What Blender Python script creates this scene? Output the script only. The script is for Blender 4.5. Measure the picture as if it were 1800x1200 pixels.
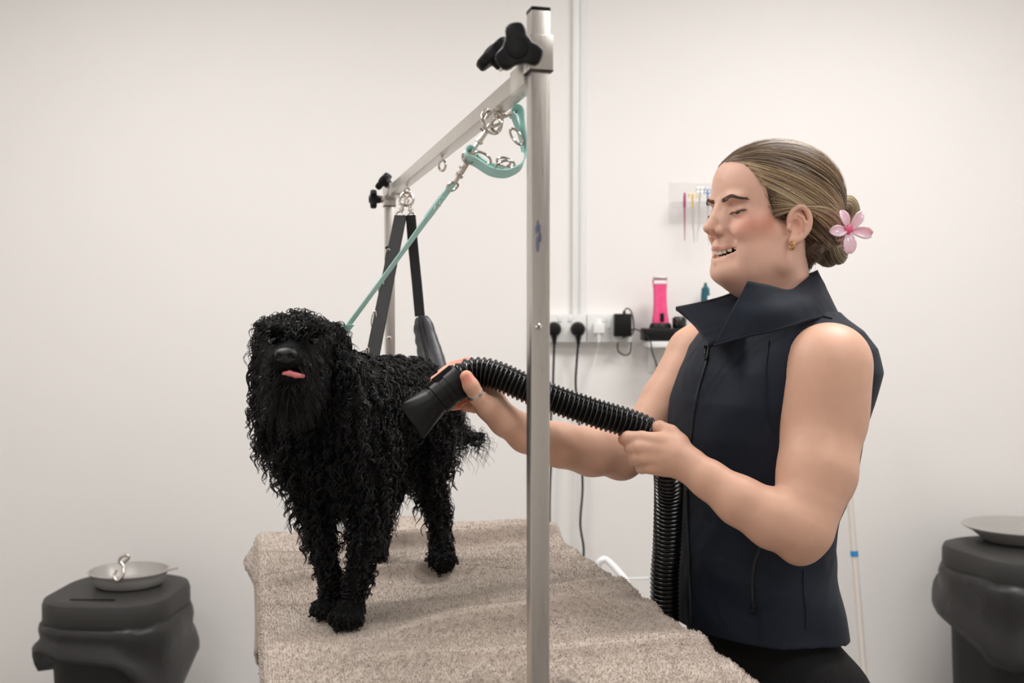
import bpy, bmesh, math, random
import numpy as np
from mathutils import Vector, Matrix, Quaternion
for o in list(bpy.data.objects): bpy.data.objects.remove(o, do_unlink=True)
SC = bpy.context.scene
COL = SC.collection
rng = np.random.default_rng(7)
random.seed(7)

# ------------------------------------------------------------------ camera, world, lights, exposure
FPX = 1750.0
CZ = 1.35
PITCH = math.atan(50 / FPX)
cam = bpy.data.cameras.new('camera'); camo = bpy.data.objects.new('camera', cam); COL.objects.link(camo)
cam.sensor_width = 36; cam.lens = 36 * FPX / 1800; cam.clip_start = .02
camo.location = (0, 0, CZ); camo.rotation_euler = (math.pi / 2 - PITCH, 0, 0)
cam.dof.use_dof = True; cam.dof.focus_distance = 1.45; cam.dof.aperture_fstop = 5.2
SC.camera = camo
SC.view_settings.view_transform = 'Standard'; SC.view_settings.look = 'None'
SC.view_settings.gamma = 1; SC.view_settings.use_curve_mapping = False
SC.view_settings.exposure = -.55

def P(px, py, d):
    """world point seen at photo pixel (px,py) at world depth y=d"""
    a, u = (px - 900) / FPX, -(py - 600) / FPX
    y = math.cos(PITCH) + math.sin(PITCH) * u
    z = -math.sin(PITCH) + math.cos(PITCH) * u
    return np.array([a * d / y, d, CZ + z * d / y])

W = bpy.data.worlds.new('world'); SC.world = W; W.use_nodes = True
W.node_tree.nodes['Background'].inputs[0].default_value = (.9, .92, 1, 1)
W.node_tree.nodes['Background'].inputs[1].default_value = .6

def area(name, loc, rot, sx, sy, power, col=(1, 1, 1)):
    l = bpy.data.lights.new(name, 'AREA'); l.shape = 'RECTANGLE'; l.size = sx; l.size_y = sy
    l.energy = power; l.color = col
    o = bpy.data.objects.new(name, l); COL.objects.link(o); o.location = loc; o.rotation_euler = rot
    return o
PANELS = [(-1.0, 1.85), (1.0, 1.9), (-1.0, .35), (1.25, .30)]
POW = [31, 42, 14, 20]
for (x, y), p in zip(PANELS, POW):
    area('ceiling_panel_lamp', (x, y, 2.66), (0, 0, 0), .9, .5, p, (1, .98, .965))
area('camera_side_fill', (-.9, -1.9, 1.75), (math.radians(90), 0, 0), 1.7, 1.1, 10, (.95, .96, 1))  # added fill light from the camera side, no real window

# ------------------------------------------------------------------ materials
def srgb(r, g, b):
    f = lambda c: (c / 255 / 12.92) if c / 255 <= .04045 else ((c / 255 + .055) / 1.055) ** 2.4
    return (f(r), f(g), f(b), 1)

class NT:
    def __init__(s, name):
        s.m = bpy.data.materials.new(name); s.m.use_nodes = True
        s.n = s.m.node_tree.nodes; s.l = s.m.node_tree.links
        s.b = s.n['Principled BSDF']
    def node(s, t, **k):
        n = s.n.new(t)
        for a, v in k.items():
            if a.startswith('_'): n.inputs[a[1:].replace('_', ' ')].default_value = v
            else: setattr(n, a, v)
        return n
    def link(s, a, b): s.l.new(a, b)
    def set(s, **k):
        for a, v in k.items(): s.b.inputs[a.replace('_', ' ')].default_value = v
        return s

def mat(name, col, rough=.5, metal=0, bump=0, bscale=200, var=0, vscale=20, sss=0, coat=0, spec=.5, sheen=0, alpha=1,
        trans=0, stretch=None, rvar=0):
    t = NT(name)
    t.set(Roughness=rough, Metallic=metal, Base_Color=col)
    t.b.inputs['Specular IOR Level'].default_value = spec
    if coat: t.set(Coat_Weight=coat)
    if sheen: t.set(Sheen_Weight=sheen)
    if trans: t.b.inputs['Transmission Weight'].default_value = trans
    if alpha < 1: t.set(Alpha=alpha)
    if sss:
        t.b.inputs['Subsurface Weight'].default_value = sss
        t.b.inputs['Subsurface Radius'].default_value = (1, .35, .2)
        t.b.inputs['Subsurface Scale'].default_value = .008
    if bump or var or rvar:
        tc = t.node('ShaderNodeTexCoord'); src = tc.outputs['Object']
        if stretch:
            mp = t.node('ShaderNodeMapping'); mp.inputs['Scale'].default_value = stretch
            t.link(src, mp.inputs[0]); src = mp.outputs[0]
    if var or rvar:
        nz = t.node('ShaderNodeTexNoise'); nz.inputs['Scale'].default_value = vscale; nz.inputs['Detail'].default_value = 4
        t.link(src, nz.inputs['Vector'])
    if var:
        mx = t.node('ShaderNodeMix'); mx.data_type = 'RGBA'
        mx.inputs['A'].default_value = tuple(c * (1 - var) for c in col[:3]) + (1,)
        mx.inputs['B'].default_value = tuple(min(1, c * (1 + var)) for c in col[:3]) + (1,)
        t.link(nz.outputs['Fac'], mx.inputs['Factor']); t.link(mx.outputs['Result'], t.b.inputs['Base Color'])
    if rvar:
        mr = t.node('ShaderNodeMapRange'); mr.inputs['To Min'].default_value = max(.02, rough - rvar); mr.inputs['To Max'].default_value = rough + rvar
        t.link(nz.outputs['Fac'], mr.inputs['Value']); t.link(mr.outputs[0], t.b.inputs['Roughness'])
    if bump:
        nb = t.node('ShaderNodeTexNoise'); nb.inputs['Scale'].default_value = bscale; nb.inputs['Detail'].default_value = 3
        t.link(src, nb.inputs['Vector'])
        bp = t.node('ShaderNodeBump'); bp.inputs['Strength'].default_value = bump; bp.inputs['Distance'].default_value = .002
        t.link(nb.outputs['Fac'], bp.inputs['Height']); t.link(bp.outputs[0], t.b.inputs['Normal'])
    return t.m

M = dict(
    wall=mat('wall_paint', srgb(237, 234, 231), .75, bump=.08, bscale=300, var=.012, vscale=3),
    ceil=mat('ceiling_paint', srgb(240, 240, 238), .8, var=.01, vscale=4),
    floor=mat('grey_vinyl', srgb(150, 145, 140), .45, var=.08, vscale=60),
    steel=mat('brushed_steel', srgb(205, 200, 194), .3, 1, bump=.06, bscale=60, var=.05, vscale=30, stretch=(14, 14, .6), rvar=.1),
    chrome=mat('chrome', srgb(215, 208, 200), .12, 1, var=.05, vscale=200),
    black=mat('black_plastic', srgb(8, 8, 9), .42, bump=.05, bscale=900, var=.1, spec=.3),
    blackgloss=mat('glossy_black_rubber', srgb(5, 5, 6), .24, var=.1, spec=.6),
    shadowgap=mat('steel_shadow_gap', srgb(55, 50, 45), .5, .6, var=.1),
    teal=mat('teal_webbing', srgb(200, 252, 242), .6, bump=.5, bscale=1600, var=.08, vscale=500),
    webbing=mat('black_webbing', srgb(12, 12, 12), .75, bump=.5, bscale=1300, var=.15, vscale=400),
    leather=mat('grey_padded_sleeve', srgb(48, 48, 52), .4, bump=.4, bscale=90, var=.12, vscale=60),
    white=mat('white_plastic', srgb(232, 232, 230), .35, var=.01),
    whitemetal=mat('white_painted_metal', srgb(235, 235, 235), .35, var=.02),
    towel=mat('taupe_terry', srgb(190, 176, 164), .95, bump=.9, bscale=420, var=.06, vscale=220, sheen=.3),
    pile=mat('taupe_terry_pile', srgb(202, 189, 177), .95, var=.06, vscale=300, sheen=.3),
    lid=mat('dark_grey_bin_lid', srgb(46, 45, 44), .55, bump=.15, bscale=400, var=.06),
    bin=mat('black_bin_body', srgb(9, 9, 9), .6, var=.1),
    bag=mat('grey_bin_liner', srgb(42, 41, 41), .4, bump=.6, bscale=40, var=.1, alpha=.82),
    dish=mat('grey_enamel_dish', srgb(175, 172, 168), .35, .3, var=.04),
    paw=mat('faded_blue_print', srgb(120, 125, 150), .4, .5, var=.2, vscale=300),
    pink=mat('pink_plastic', srgb(236, 78, 134), .25, var=.18, vscale=90, coat=.4),
    tealplastic=mat('dark_teal_plastic', srgb(22, 88, 100), .35, var=.15, vscale=60),
    acrylic=mat('frosted_acrylic', srgb(240, 236, 236), .25, var=.01, alpha=.14),
    magenta=mat('magenta_metal', srgb(170, 60, 110), .3, .6, var=.1),
    yellow=mat('yellow_gold', srgb(225, 190, 70), .3, .5, var=.25, vscale=400),
    blue=mat('blue_metal', srgb(90, 140, 190), .3, .5, var=.1),
    bluetape=mat('blue_tape', srgb(40, 130, 190), .5, var=.05),
    polepaint=mat('pale_pole', srgb(214, 206, 198), .45, var=.02),
    led=mat('red_led_print', srgb(235, 75, 65), .5, var=.05),
    skin=None, hair=None)

# ------------------------------------------------------------------ object helpers
def link(o, parent=None):
    COL.objects.link(o)
    if parent is not None: o.parent = parent
    return o
def tag(o, label=None, cat=None, group=None, kind=None):
    if label: o['label'] = label
    if cat: o['category'] = cat
    if group: o['group'] = group
    if kind: o['kind'] = kind
    return o
def empty(name, loc, label, cat, group=None):
    o = bpy.data.objects.new(name, None); o.location = loc; o.empty_display_size = .05
    link(o); return tag(o, label, cat, group)
def settle(o, parent):
    """keep world coordinates of geometry although the parent empty sits elsewhere"""
    link(o, parent)
    if parent is not None:
        base = Matrix.Translation(parent.location) if parent.parent is None else None
        if parent.type == 'EMPTY':
            o.matrix_parent_inverse = base.inverted()
    return o
def obj(name, v, f, material, parent=None, smooth=True):
    me = bpy.data.meshes.new(name)
    v = np.asarray(v, dtype=np.float32).reshape(-1, 3)
    if isinstance(f, np.ndarray):
        n, k = f.shape
        me.vertices.add(len(v)); me.vertices.foreach_set('co', v.ravel())
        me.loops.add(n * k); me.loops.foreach_set('vertex_index', f.ravel().astype(np.int32))
        me.polygons.add(n); me.polygons.foreach_set('loop_start', np.arange(0, n * k, k, dtype=np.int32))
        me.update(calc_edges=True)
    else:
        me.from_pydata(v.tolist(), [], f)
    if smooth: me.polygons.foreach_set('use_smooth', np.ones(len(me.polygons), bool))
    me.materials.append(M[material] if isinstance(material, str) else material)
    me.update()
    return settle(bpy.data.objects.new(name, me), parent)

class MB:
    """collects primitives into one mesh"""
    def __init__(s): s.v = []; s.f = []; s.n = 0
    def add(s, v, f):
        v = np.asarray(v, float); s.v.append(v)
        s.f += [[i + s.n for i in q] for q in f]; s.n += len(v); return s
    def box(s, c, size, R=None, bev=0):
        sx, sy, sz = [q / 2 for q in size]
        if bev <= 0:
            v = np.array([[x * sx, y * sy, z * sz] for x in (-1, 1) for y in (-1, 1) for z in (-1, 1)])
            f = [[0, 1, 3, 2], [4, 6, 7, 5], [0, 4, 5, 1], [2, 3, 7, 6], [0, 2, 6, 4], [1, 5, 7, 3]]
        else:
            bm = bmesh.new(); bmesh.ops.create_cube(bm, size=1)
            for q in bm.verts: q.co = Vector((q.co.x * size[0], q.co.y * size[1], q.co.z * size[2]))
            bmesh.ops.bevel(bm, geom=bm.edges[:], offset=bev, segments=2, profile=.6, affect='EDGES')
            bm.verts.index_update()
            v = np.array([q.co[:] for q in bm.verts]); f = [[q.index for q in p.verts] for p in bm.faces]; bm.free()
        if R is not None: v = v @ np.asarray(R).T
        return s.add(v + np.asarray(c, float), f)
    def tube(s, pts, r, n=12, cap=True, flat=None, up=None, closed=False):
        pts = np.asarray(pts, float); k = len(pts)
        r = np.broadcast_to(np.asarray(r, float), (k,))
        T = np.gradient(pts, axis=0) if not closed else np.roll(pts, -1, 0) - np.roll(pts, 1, 0)
        T /= np.linalg.norm(T, axis=1)[:, None] + 1e-12
        u = np.asarray(up, float) if up is not None else (np.array([0, 0, 1.]) if abs(T[0][2]) < .9 else np.array([1., 0, 0]))
        N = []
        for t in T:
            u2 = u - t * (u @ t); u2 /= np.linalg.norm(u2) + 1e-12; N.append(u2)
            if up is None: u = u2
        N = np.array(N); B = np.cross(T, N)
        a = np.linspace(0, 2 * np.pi, n, endpoint=False)
        fl = 1 if flat is None else flat
        V = pts[:, None] + r[:, None, None] * (np.cos(a)[None, :, None] * N[:, None] * fl + np.sin(a)[None, :, None] * B[:, None])
        F = []
        for i in range(k if closed else k - 1):
            i2 = (i + 1) % k
            for j in range(n):
                j2 = (j + 1) % n
                F.append([i * n + j, i * n + j2, i2 * n + j2, i2 * n + j])
        if cap and not closed:
            F.append([j for j in range(n)][::-1]); F.append([(k - 1) * n + j for j in range(n)])
        return s.add(V.reshape(-1, 3), F)
    def ring(s, c, R, r, axis, n=24, m=8):
        ax = np.asarray(axis, float); ax /= np.linalg.norm(ax)
        u = np.cross(ax, [0, 0, 1.]);
        if np.linalg.norm(u) < .1: u = np.cross(ax, [1., 0, 0])
        u /= np.linalg.norm(u); w = np.cross(ax, u)
        a = np.linspace(0, 2 * np.pi, n, endpoint=False)
        pts = np.asarray(c) + R * (np.cos(a)[:, None] * u + np.sin(a)[:, None] * w)
        return s.tube(pts, r, m, closed=True, up=ax)
    def lathe(s, c, prof, n=32, axis=(0, 0, 1), sx=1, sy=1):
        ax = np.asarray(axis, float); ax /= np.linalg.norm(ax)
        u = np.cross([0, 1., 0], ax);
        if np.linalg.norm(u) < .1: u = np.array([1., 0, 0])
        u /= np.linalg.norm(u); w = np.cross(ax, u)
        a = np.linspace(0, 2 * np.pi, n, endpoint=False); k = len(prof)
        V = [np.asarray(c) + ax * h + r * (math.cos(t) * u * sx + math.sin(t) * w * sy) for (r, h) in prof for t in a]
        F = [[i * n + j, i * n + (j + 1) % n, (i + 1) * n + (j + 1) % n, (i + 1) * n + j] for i in range(k - 1) for j in range(n)]
        F.append(list(range(n))[::-1]); F.append([(k - 1) * n + j for j in range(n)])
        return s.add(V, F)
    def prism(s, poly, axis, c, u, h, bev=0):
        """poly 2d in (u,w) extruded along axis by h centred"""
        ax = np.asarray(axis, float); ax /= np.linalg.norm(ax); u = np.asarray(u, float); u = u - ax * (u @ ax); u /= np.linalg.norm(u)
        w = np.cross(ax, u); k = len(poly); poly = np.asarray(poly, float); cen = poly.mean(0)
        L = [(-h / 2, 1)] + ([(h / 2, 1)] if not bev else [])
        if bev:
            sc = lambda b: 1 - b / np.abs(poly - cen).max()
            L = [(-h / 2, sc(bev)), (-h / 2 + bev * .4, sc(bev * .3)), (-h / 2 + bev, 1), (h / 2 - bev, 1), (h / 2 - bev * .4, sc(bev * .3)), (h / 2, sc(bev))]
        V = []
        for z, sc_ in L:
            q = cen + (poly - cen) * sc_
            V += [np.asarray(c) + ax * z + u * a + w * b for a, b in q]
        F = []
        for i in range(len(L) - 1):
            for j in range(k):
                F.append([i * k + j, i * k + (j + 1) % k, (i + 1) * k + (j + 1) % k, (i + 1) * k + j])
        F.append(list(range(k))[::-1]); F.append([(len(L) - 1) * k + j for j in range(k)])
        return s.add(V, F)
    def strap(s, pts, w, t, side):
        """flat band along pts; side = width direction(s)"""
        pts = np.asarray(pts, float); k = len(pts)
        T = np.gradient(pts, axis=0); T /= np.linalg.norm(T, axis=1)[:, None]
        S = np.broadcast_to(np.asarray(side, float), (k, 3)).copy(); S -= T * (S * T).sum(1)[:, None]; S /= np.linalg.norm(S, axis=1)[:, None]
        N = np.cross(T, S); w = np.broadcast_to(w, (k,))[:, None]
        V = np.stack([pts - S * w / 2 - N * t / 2, pts + S * w / 2 - N * t / 2, pts + S * w / 2 + N * t / 2, pts - S * w / 2 + N * t / 2], 1).reshape(-1, 3)
        F = [[i * 4 + j, i * 4 + (j + 1) % 4, i * 4 + 4 + (j + 1) % 4, i * 4 + 4 + j] for i in range(k - 1) for j in range(4)]
        F += [[3, 2, 1, 0], [4 * k - 4, 4 * k - 3, 4 * k - 2, 4 * k - 1]]
        return s.add(V, F)
    def build(s, name, material, parent=None, smooth=True):
        o = obj(name, np.concatenate(s.v), s.f, material, parent, smooth)
        if smooth:
            me = o.data
            try: me.set_sharp_from_angle(angle=math.radians(38))
            except Exception: pass
        return o

def catmull(pts, n=8, closed=False):
    pts = np.asarray(pts, float); k = len(pts); out = []
    idx = lambda i: pts[i % k] if closed else pts[min(max(i, 0), k - 1)]
    for i in range(k if closed else k - 1):
        p0, p1, p2, p3 = idx(i - 1), idx(i), idx(i + 1), idx(i + 2)
        for t in np.linspace(0, 1, n, endpoint=False):
            out.append(.5 * ((2 * p1) + (-p0 + p2) * t + (2 * p0 - 5 * p1 + 4 * p2 - p3) * t * t + (-p0 + 3 * p1 - 3 * p2 + p3) * t ** 3))
    if not closed: out.append(pts[-1])
    return np.array(out)
def Rz(a):
    return np.array([[math.cos(a), -math.sin(a), 0], [math.sin(a), math.cos(a), 0], [0, 0, 1.]])
def unit(v): v = np.asarray(v, float); return v / np.linalg.norm(v)

# ------------------------------------------------------------------ implicit-surface modelling (numpy surface nets)
class Vol:
    def __init__(s, lo, hi, h):
        s.lo = np.asarray(lo, float); s.h = h
        s.n = np.ceil((np.asarray(hi, float) - s.lo) / h).astype(int) + 1
        s.g = np.full(tuple(s.n), .2, np.float32)
    def sub(s, lo, hi, m):
        a = np.clip(np.floor((np.asarray(lo) - m - s.lo) / s.h).astype(int), 0, s.n)
        b = np.clip(np.ceil((np.asarray(hi) + m - s.lo) / s.h).astype(int) + 1, 0, s.n)
        if (b <= a).any(): return None, None
        ax = [s.lo[i] + s.h * np.arange(a[i], b[i], dtype=np.float32) for i in range(3)]
        X, Y, Z = np.meshgrid(*ax, indexing='ij')
        return (slice(a[0], b[0]), slice(a[1], b[1]), slice(a[2], b[2])), np.stack([X, Y, Z], -1).astype(np.float32)
    def put(s, lo, hi, fn, k=.0, op='u'):
        sl, p = s.sub(lo, hi, max(4 * s.h, k * 1.2 + 3 * s.h))
        if sl is None: return s
        d = fn(p).astype(np.float32); g = s.g[sl]
        if op == 'u':
            if k > 0:
                hh = np.clip(k - np.abs(g - d), 0, None) / k
                s.g[sl] = np.minimum(g, d) - hh * hh * k * .25
            else: s.g[sl] = np.minimum(g, d)
        elif op == 's':
            d = -d
            if k > 0:
                hh = np.clip(k - np.abs(g - d), 0, None) / k
                s.g[sl] = np.maximum(g, d) + hh * hh * k * .25
            else: s.g[sl] = np.maximum(g, d)
        elif op == 'add':      # displacement; fn returns signed offset
            s.g[sl] = g - d
        return s
    def ell(s, c, r, R=None, k=0, op='u'):
        c = np.asarray(c, float); r = np.asarray(r, float); R = np.eye(3) if R is None else np.asarray(R, float)   # columns = axes
        ext = np.sqrt(((R * r[None, :]) ** 2).sum(1))
        def fn(p):
            q = (p - c.astype(np.float32)) @ R.astype(np.float32)
            a = q / r.astype(np.float32); k0 = np.sqrt((a * a).sum(-1)); b = a / r.astype(np.float32); k1 = np.sqrt((b * b).sum(-1)) + 1e-9
            return k0 * (k0 - 1) / k1
        return s.put(c - ext, c + ext, fn, k, op)
    def cone(s, a, b, ra, rb, k=0, op='u'):
        a = np.asarray(a, float); b = np.asarray(b, float); m = max(ra, rb)
        def fn(p):
            ab = (b - a).astype(np.float32); pa = p - a.astype(np.float32)
            t = np.clip((pa @ ab) / (ab @ ab + 1e-12), 0, 1)
            return np.sqrt(((pa - t[..., None] * ab) ** 2).sum(-1)) - (ra + (rb - ra) * t)
        return s.put(np.minimum(a, b) - m, np.maximum(a, b) + m, fn, k, op)
    def chain(s, pts, rs, k=.0, kin=None, op='u'):
        kin = k if kin is None else kin
        for i in range(len(pts) - 1): s.cone(pts[i], pts[i + 1], rs[i], rs[i + 1], k if i == 0 else kin, op)
        return s
    def mesh(s, smooth=0):
        g = s.g; ins = g < 0; n = g.shape
        c = np.zeros((n[0] - 1, n[1] - 1, n[2] - 1), np.int8)
        for dx in (0, 1):
            for dy in (0, 1):
                for dz in (0, 1):
                    c += ins[dx:n[0] - 1 + dx, dy:n[1] - 1 + dy, dz:n[2] - 1 + dz]
        ci = np.argwhere((c > 0) & (c < 8)); idx = np.full(c.shape, -1, np.int32); idx[tuple(ci.T)] = np.arange(len(ci))
        acc = np.zeros((len(ci), 3)); cnt = np.zeros(len(ci))
        cor = [(x, y, z) for x in (0, 1) for y in (0, 1) for z in (0, 1)]
        for a in cor:
            for ax in range(3):
                if a[ax] == 1: continue
                b = list(a); b[ax] = 1
                ga = g[ci[:, 0] + a[0], ci[:, 1] + a[1], ci[:, 2] + a[2]]; gb = g[ci[:, 0] + b[0], ci[:, 1] + b[1], ci[:, 2] + b[2]]
                m = (ga < 0) != (gb < 0); t = ga[m] / (ga[m] - gb[m])
                p = np.tile(np.array(a, float), (m.sum(), 1)); p[:, ax] += t
                acc[m] += p; cnt[m] += 1
        V = s.lo + s.h * (ci + acc / cnt[:, None])
        Q = []
        for ax in range(3):
            sl1 = [slice(None)] * 3; sl2 = [slice(None)] * 3; sl1[ax] = slice(0, -1); sl2[ax] = slice(1, None)
            A = ins[tuple(sl1)]; Bm = ins[tuple(sl2)]; e = np.argwhere(A != Bm)
            u, v = (ax + 1) % 3, (ax + 2) % 3
            e = e[(e[:, u] > 0) & (e[:, v] > 0) & (e[:, u] < n[u] - 1) & (e[:, v] < n[v] - 1)]
            flip = A[tuple(e.T)]
            def cell(du, dv):
                q = e.copy(); q[:, u] -= du; q[:, v] -= dv; return idx[tuple(q.T)]
            q = np.stack([cell(1, 1), cell(0, 1), cell(0, 0), cell(1, 0)], 1)
            q[~flip] = q[~flip][:, ::-1]; Q.append(q)
        Q = np.concatenate(Q); Q = Q[(Q >= 0).all(1)]
        if smooth:
            E = np.concatenate([Q[:, [i, (i + 1) % 4]] for i in range(4)])
            for _ in range(smooth):
                S = np.zeros_like(V); C = np.zeros(len(V))
                for k_ in range(3):
                    S[:, k_] = np.bincount(E[:, 0], V[E[:, 1], k_], len(V)) + np.bincount(E[:, 1], V[E[:, 0], k_], len(V))
                C = np.bincount(E[:, 0], minlength=len(V)) + np.bincount(E[:, 1], minlength=len(V))
                V = V * .5 + .5 * S / np.maximum(C, 1)[:, None]
        return V, Q
def normals(V, Q):
    fn = np.cross(V[Q[:, 2]] - V[Q[:, 0]], V[Q[:, 3]] - V[Q[:, 1]])
    N = np.zeros_like(V)
    for j in range(4):
        for k_ in range(3): N[:, k_] += np.bincount(Q[:, j], fn[:, k_], len(V))
    return N / (np.linalg.norm(N, axis=1)[:, None] + 1e-12)

def locks(P0, paths_dir, L, r0, curl, cr, droop, n=9, sides=3, nrm=None, cl=None):
    """vectorised tapered curly locks. P0 (m,3) roots, paths_dir (m,3) start dirs, L lengths, curl turns, cr curl radius"""
    NOSKIN = np.ndim(cl) == 0 and cl == -1
    if cl is not None and not NOSKIN:      # wet clumps: every strand follows its clump's curve and closes on it towards the tip
        from mathutils.kdtree import KDTree
        cen = rng.choice(len(P0), max(1, len(P0) // cl), replace=False); kd = KDTree(len(cen))
        for i_, c_ in enumerate(P0[cen]): kd.insert(c_.tolist(), i_)
        kd.balance(); own = np.array([kd.find(p_.tolist())[1] for p_ in P0])
        pick_ = lambda a: np.asarray(a)[cen] if np.ndim(a) else a
        Cc = locks(P0[cen], paths_dir[cen], pick_(L), pick_(r0), pick_(curl), pick_(cr), pick_(droop), n, sides, cl=-1)
        tt_ = np.linspace(0, 1, n)[None, :, None]
        C = Cc[own] + (P0 - P0[cen][own])[:, None, :] * (1 - .88 * tt_ ** .7) + rng.normal(0, .0004, (len(P0), 1, 3)) * tt_
        m = len(P0); t = tt_; ref = rng.normal(size=(m, 1, 3))
        return lock_skin(C, t, ref, r0, sides, n, m)
    m = len(P0); t = np.linspace(0, 1, n)[None, :, None]
    L = np.asarray(L)[:, None, None]; D = paths_dir[:, None, :]
    g = np.array([0, 0, -1.])[None, None, :]
    dr = np.asarray(droop)[:, None, None] if np.ndim(droop) else droop
    base = P0[:, None, :] + L * (D * (t - dr * t ** 2 * .5) + g * dr * t ** 2 * .5 * 1.6)
    T = np.gradient(base, axis=1); T /= np.linalg.norm(T, axis=2)[..., None] + 1e-9
    ref = rng.normal(size=(m, 1, 3)); A = np.cross(T, ref); A /= np.linalg.norm(A, axis=2)[..., None] + 1e-9; B = np.cross(T, A)
    ph = rng.uniform(0, 6.28, (m, 1, 1)); tu = np.asarray(curl)[:, None, None] if np.ndim(curl) else curl
    env = np.clip(t * 4, 0, 1)
    crr = np.asarray(cr)[:, None, None] if np.ndim(cr) else cr
    C = base + env * crr * (np.cos(ph + tu * 6.283 * t) * A + np.sin(ph + tu * 6.283 * t) * B)
    if NOSKIN: return C
    return lock_skin(C, t, ref, r0, sides, n, m)
def lock_skin(C, t, ref, r0, sides, n, m):
    T = np.gradient(C, axis=1); T /= np.linalg.norm(T, axis=2)[..., None] + 1e-9
    A = np.cross(T, ref); A /= np.linalg.norm(A, axis=2)[..., None] + 1e-9; B = np.cross(T, A)
    a = np.linspace(0, 6.283, sides, endpoint=False)
    rr = (np.asarray(r0)[:, None, None] if np.ndim(r0) else r0) * (1 - t * .85)
    V = C[:, :, None, :] + rr[..., None] * (np.cos(a)[None, None, :, None] * A[:, :, None] + np.sin(a)[None, None, :, None] * B[:, :, None])
    V = V.reshape(-1, 3)
    i = np.arange(n - 1)[:, None]; j = np.arange(sides)[None, :]
    q = np.stack([i * sides + j, i * sides + (j + 1) % sides, (i + 1) * sides + (j + 1) % sides, (i + 1) * sides + j], -1).reshape(-1, 4)
    F = (q[None] + (np.arange(m) * n * sides)[:, None, None]).reshape(-1, 4)
    return V, F
# ------------------------------------------------------------------ setting
WY = 3.2      # back wall
XL, XR, YB, CH = -2.3, 2.4, -2.0, 2.7
def slab(name, c, size, m, kind='structure'):
    return tag(MB().box(c, size).build(name, m, None, False), kind=kind)
slab('floor', ((XL + XR) / 2, (YB + WY) / 2, -.05), (XR - XL + .2, WY - YB + .2, .1), 'floor')
slab('ceiling', ((XL + XR) / 2, (YB + WY) / 2, CH + .05), (XR - XL + .2, WY - YB + .2, .1), 'ceil')
slab('wall_back', ((XL + XR) / 2, WY + .05, CH / 2), (XR - XL, .1, CH), 'wall')
slab('wall_left', (XL - .05, (YB + WY) / 2, CH / 2), (.1, WY - YB, CH), 'wall')
slab('wall_right', (XR + .05, (YB + WY) / 2, CH / 2), (.1, WY - YB, CH), 'wall')
slab('wall_front', ((XL + XR) / 2, YB - .05, CH / 2), (XR - XL, .1, CH), 'wall')
slab('baseboard_back', ((XL + XR) / 2, WY - .008, .05), (XR - XL, .016, .1), 'white')
# cable trunking strip on the back wall
mb = MB(); x0 = P(1006, 300, WY)[0]; x1 = P(1017, 300, WY)[0]; zb = P(1010, 553, WY)[2]
mb.box(((x0 + x1) / 2, WY - .009, (zb + CH) / 2), (x1 - x0, .018, CH - zb - .004), bev=.002)
mb.box((x1 + .012, WY - .002, (zb + CH) / 2), (.02, .003, CH - zb - .004))
tag(mb.build('trim_1', 'white', None), kind='structure')
for i, (x, y) in enumerate(PANELS):
    e = empty('ceiling_light', (x, y, CH), 'flat white rectangular light panel on the ceiling, out of view', 'light', 'ceiling light panels')
    MB().box((x, y, CH - .012), (.96, .56, .024), bev=.004).build('frame', 'white', e)
    mm = NT('light_diffuser'); mm.set(Base_Color=(1, 1, 1, 1)); mm.b.inputs['Emission Color'].default_value = (1, .97, .94, 1); mm.b.inputs['Emission Strength'].default_value = 2.5
    MB().box((x, y, CH - .026), (.9, .5, .006)).build('diffuser', mm.m, e)
# frame added around the fill light behind the camera, out of view
wf = MB(); wx, wz = -.9, 1.75
for a in (-1, 1):
    wf.box((wx + a * .9, YB + .02, wz), (.06, .05, 1.26)); wf.box((wx, YB + .02, wz + a * .6), (1.86, .05, .06))
wf.box((wx, YB + .02, wz), (.04, .04, 1.2))
tag(wf.build('fill_frame', 'white', None, False), kind='structure')
# ------------------------------------------------------------------ grooming table axes
TU = unit([-465 / FPX, 1, 0]); TV = np.array([TU[1], -TU[0], 0]); TZ = .91
RT = np.column_stack([TV, TU, [0, 0, 1.]])      # local x=TV (across), y=TU (along), z
def tb(v, u, z): return TV * v + TU * u + np.array([0, 0, z])
NEARU, FARU, MIDV = 1.017, 2.16, .299
VL, VR, U0, U1 = .028, .580, 1.05, 2.03

t = empty('grooming_table', tb((VL + VR) / 2, (U0 + U1) / 2, 0), 'long grooming table standing under the taupe towel', 'table')
cv, cu = (VL + VR) / 2, (U0 + U1) / 2
MB().box(tb(cv, cu, TZ - .032), (VR - VL - .03, U1 - U0 - .02, .03), RT, bev=.006).build('tabletop', 'black', t)
for a in (-1, 1):
    for b in (-1, 1):
        MB().tube([tb(cv + a * .21, cu + b * .4, TZ - .05), tb(cv + a * .23, cu + b * .44, .0)], .014, 12).build('leg', 'steel', t)
for b in (-1, 1):
    MB().tube([tb(cv - .226, cu + b * .43, .2), tb(cv + .226, cu + b * .43, .2)], .009, 10).build('stretcher', 'steel', t)

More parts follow.
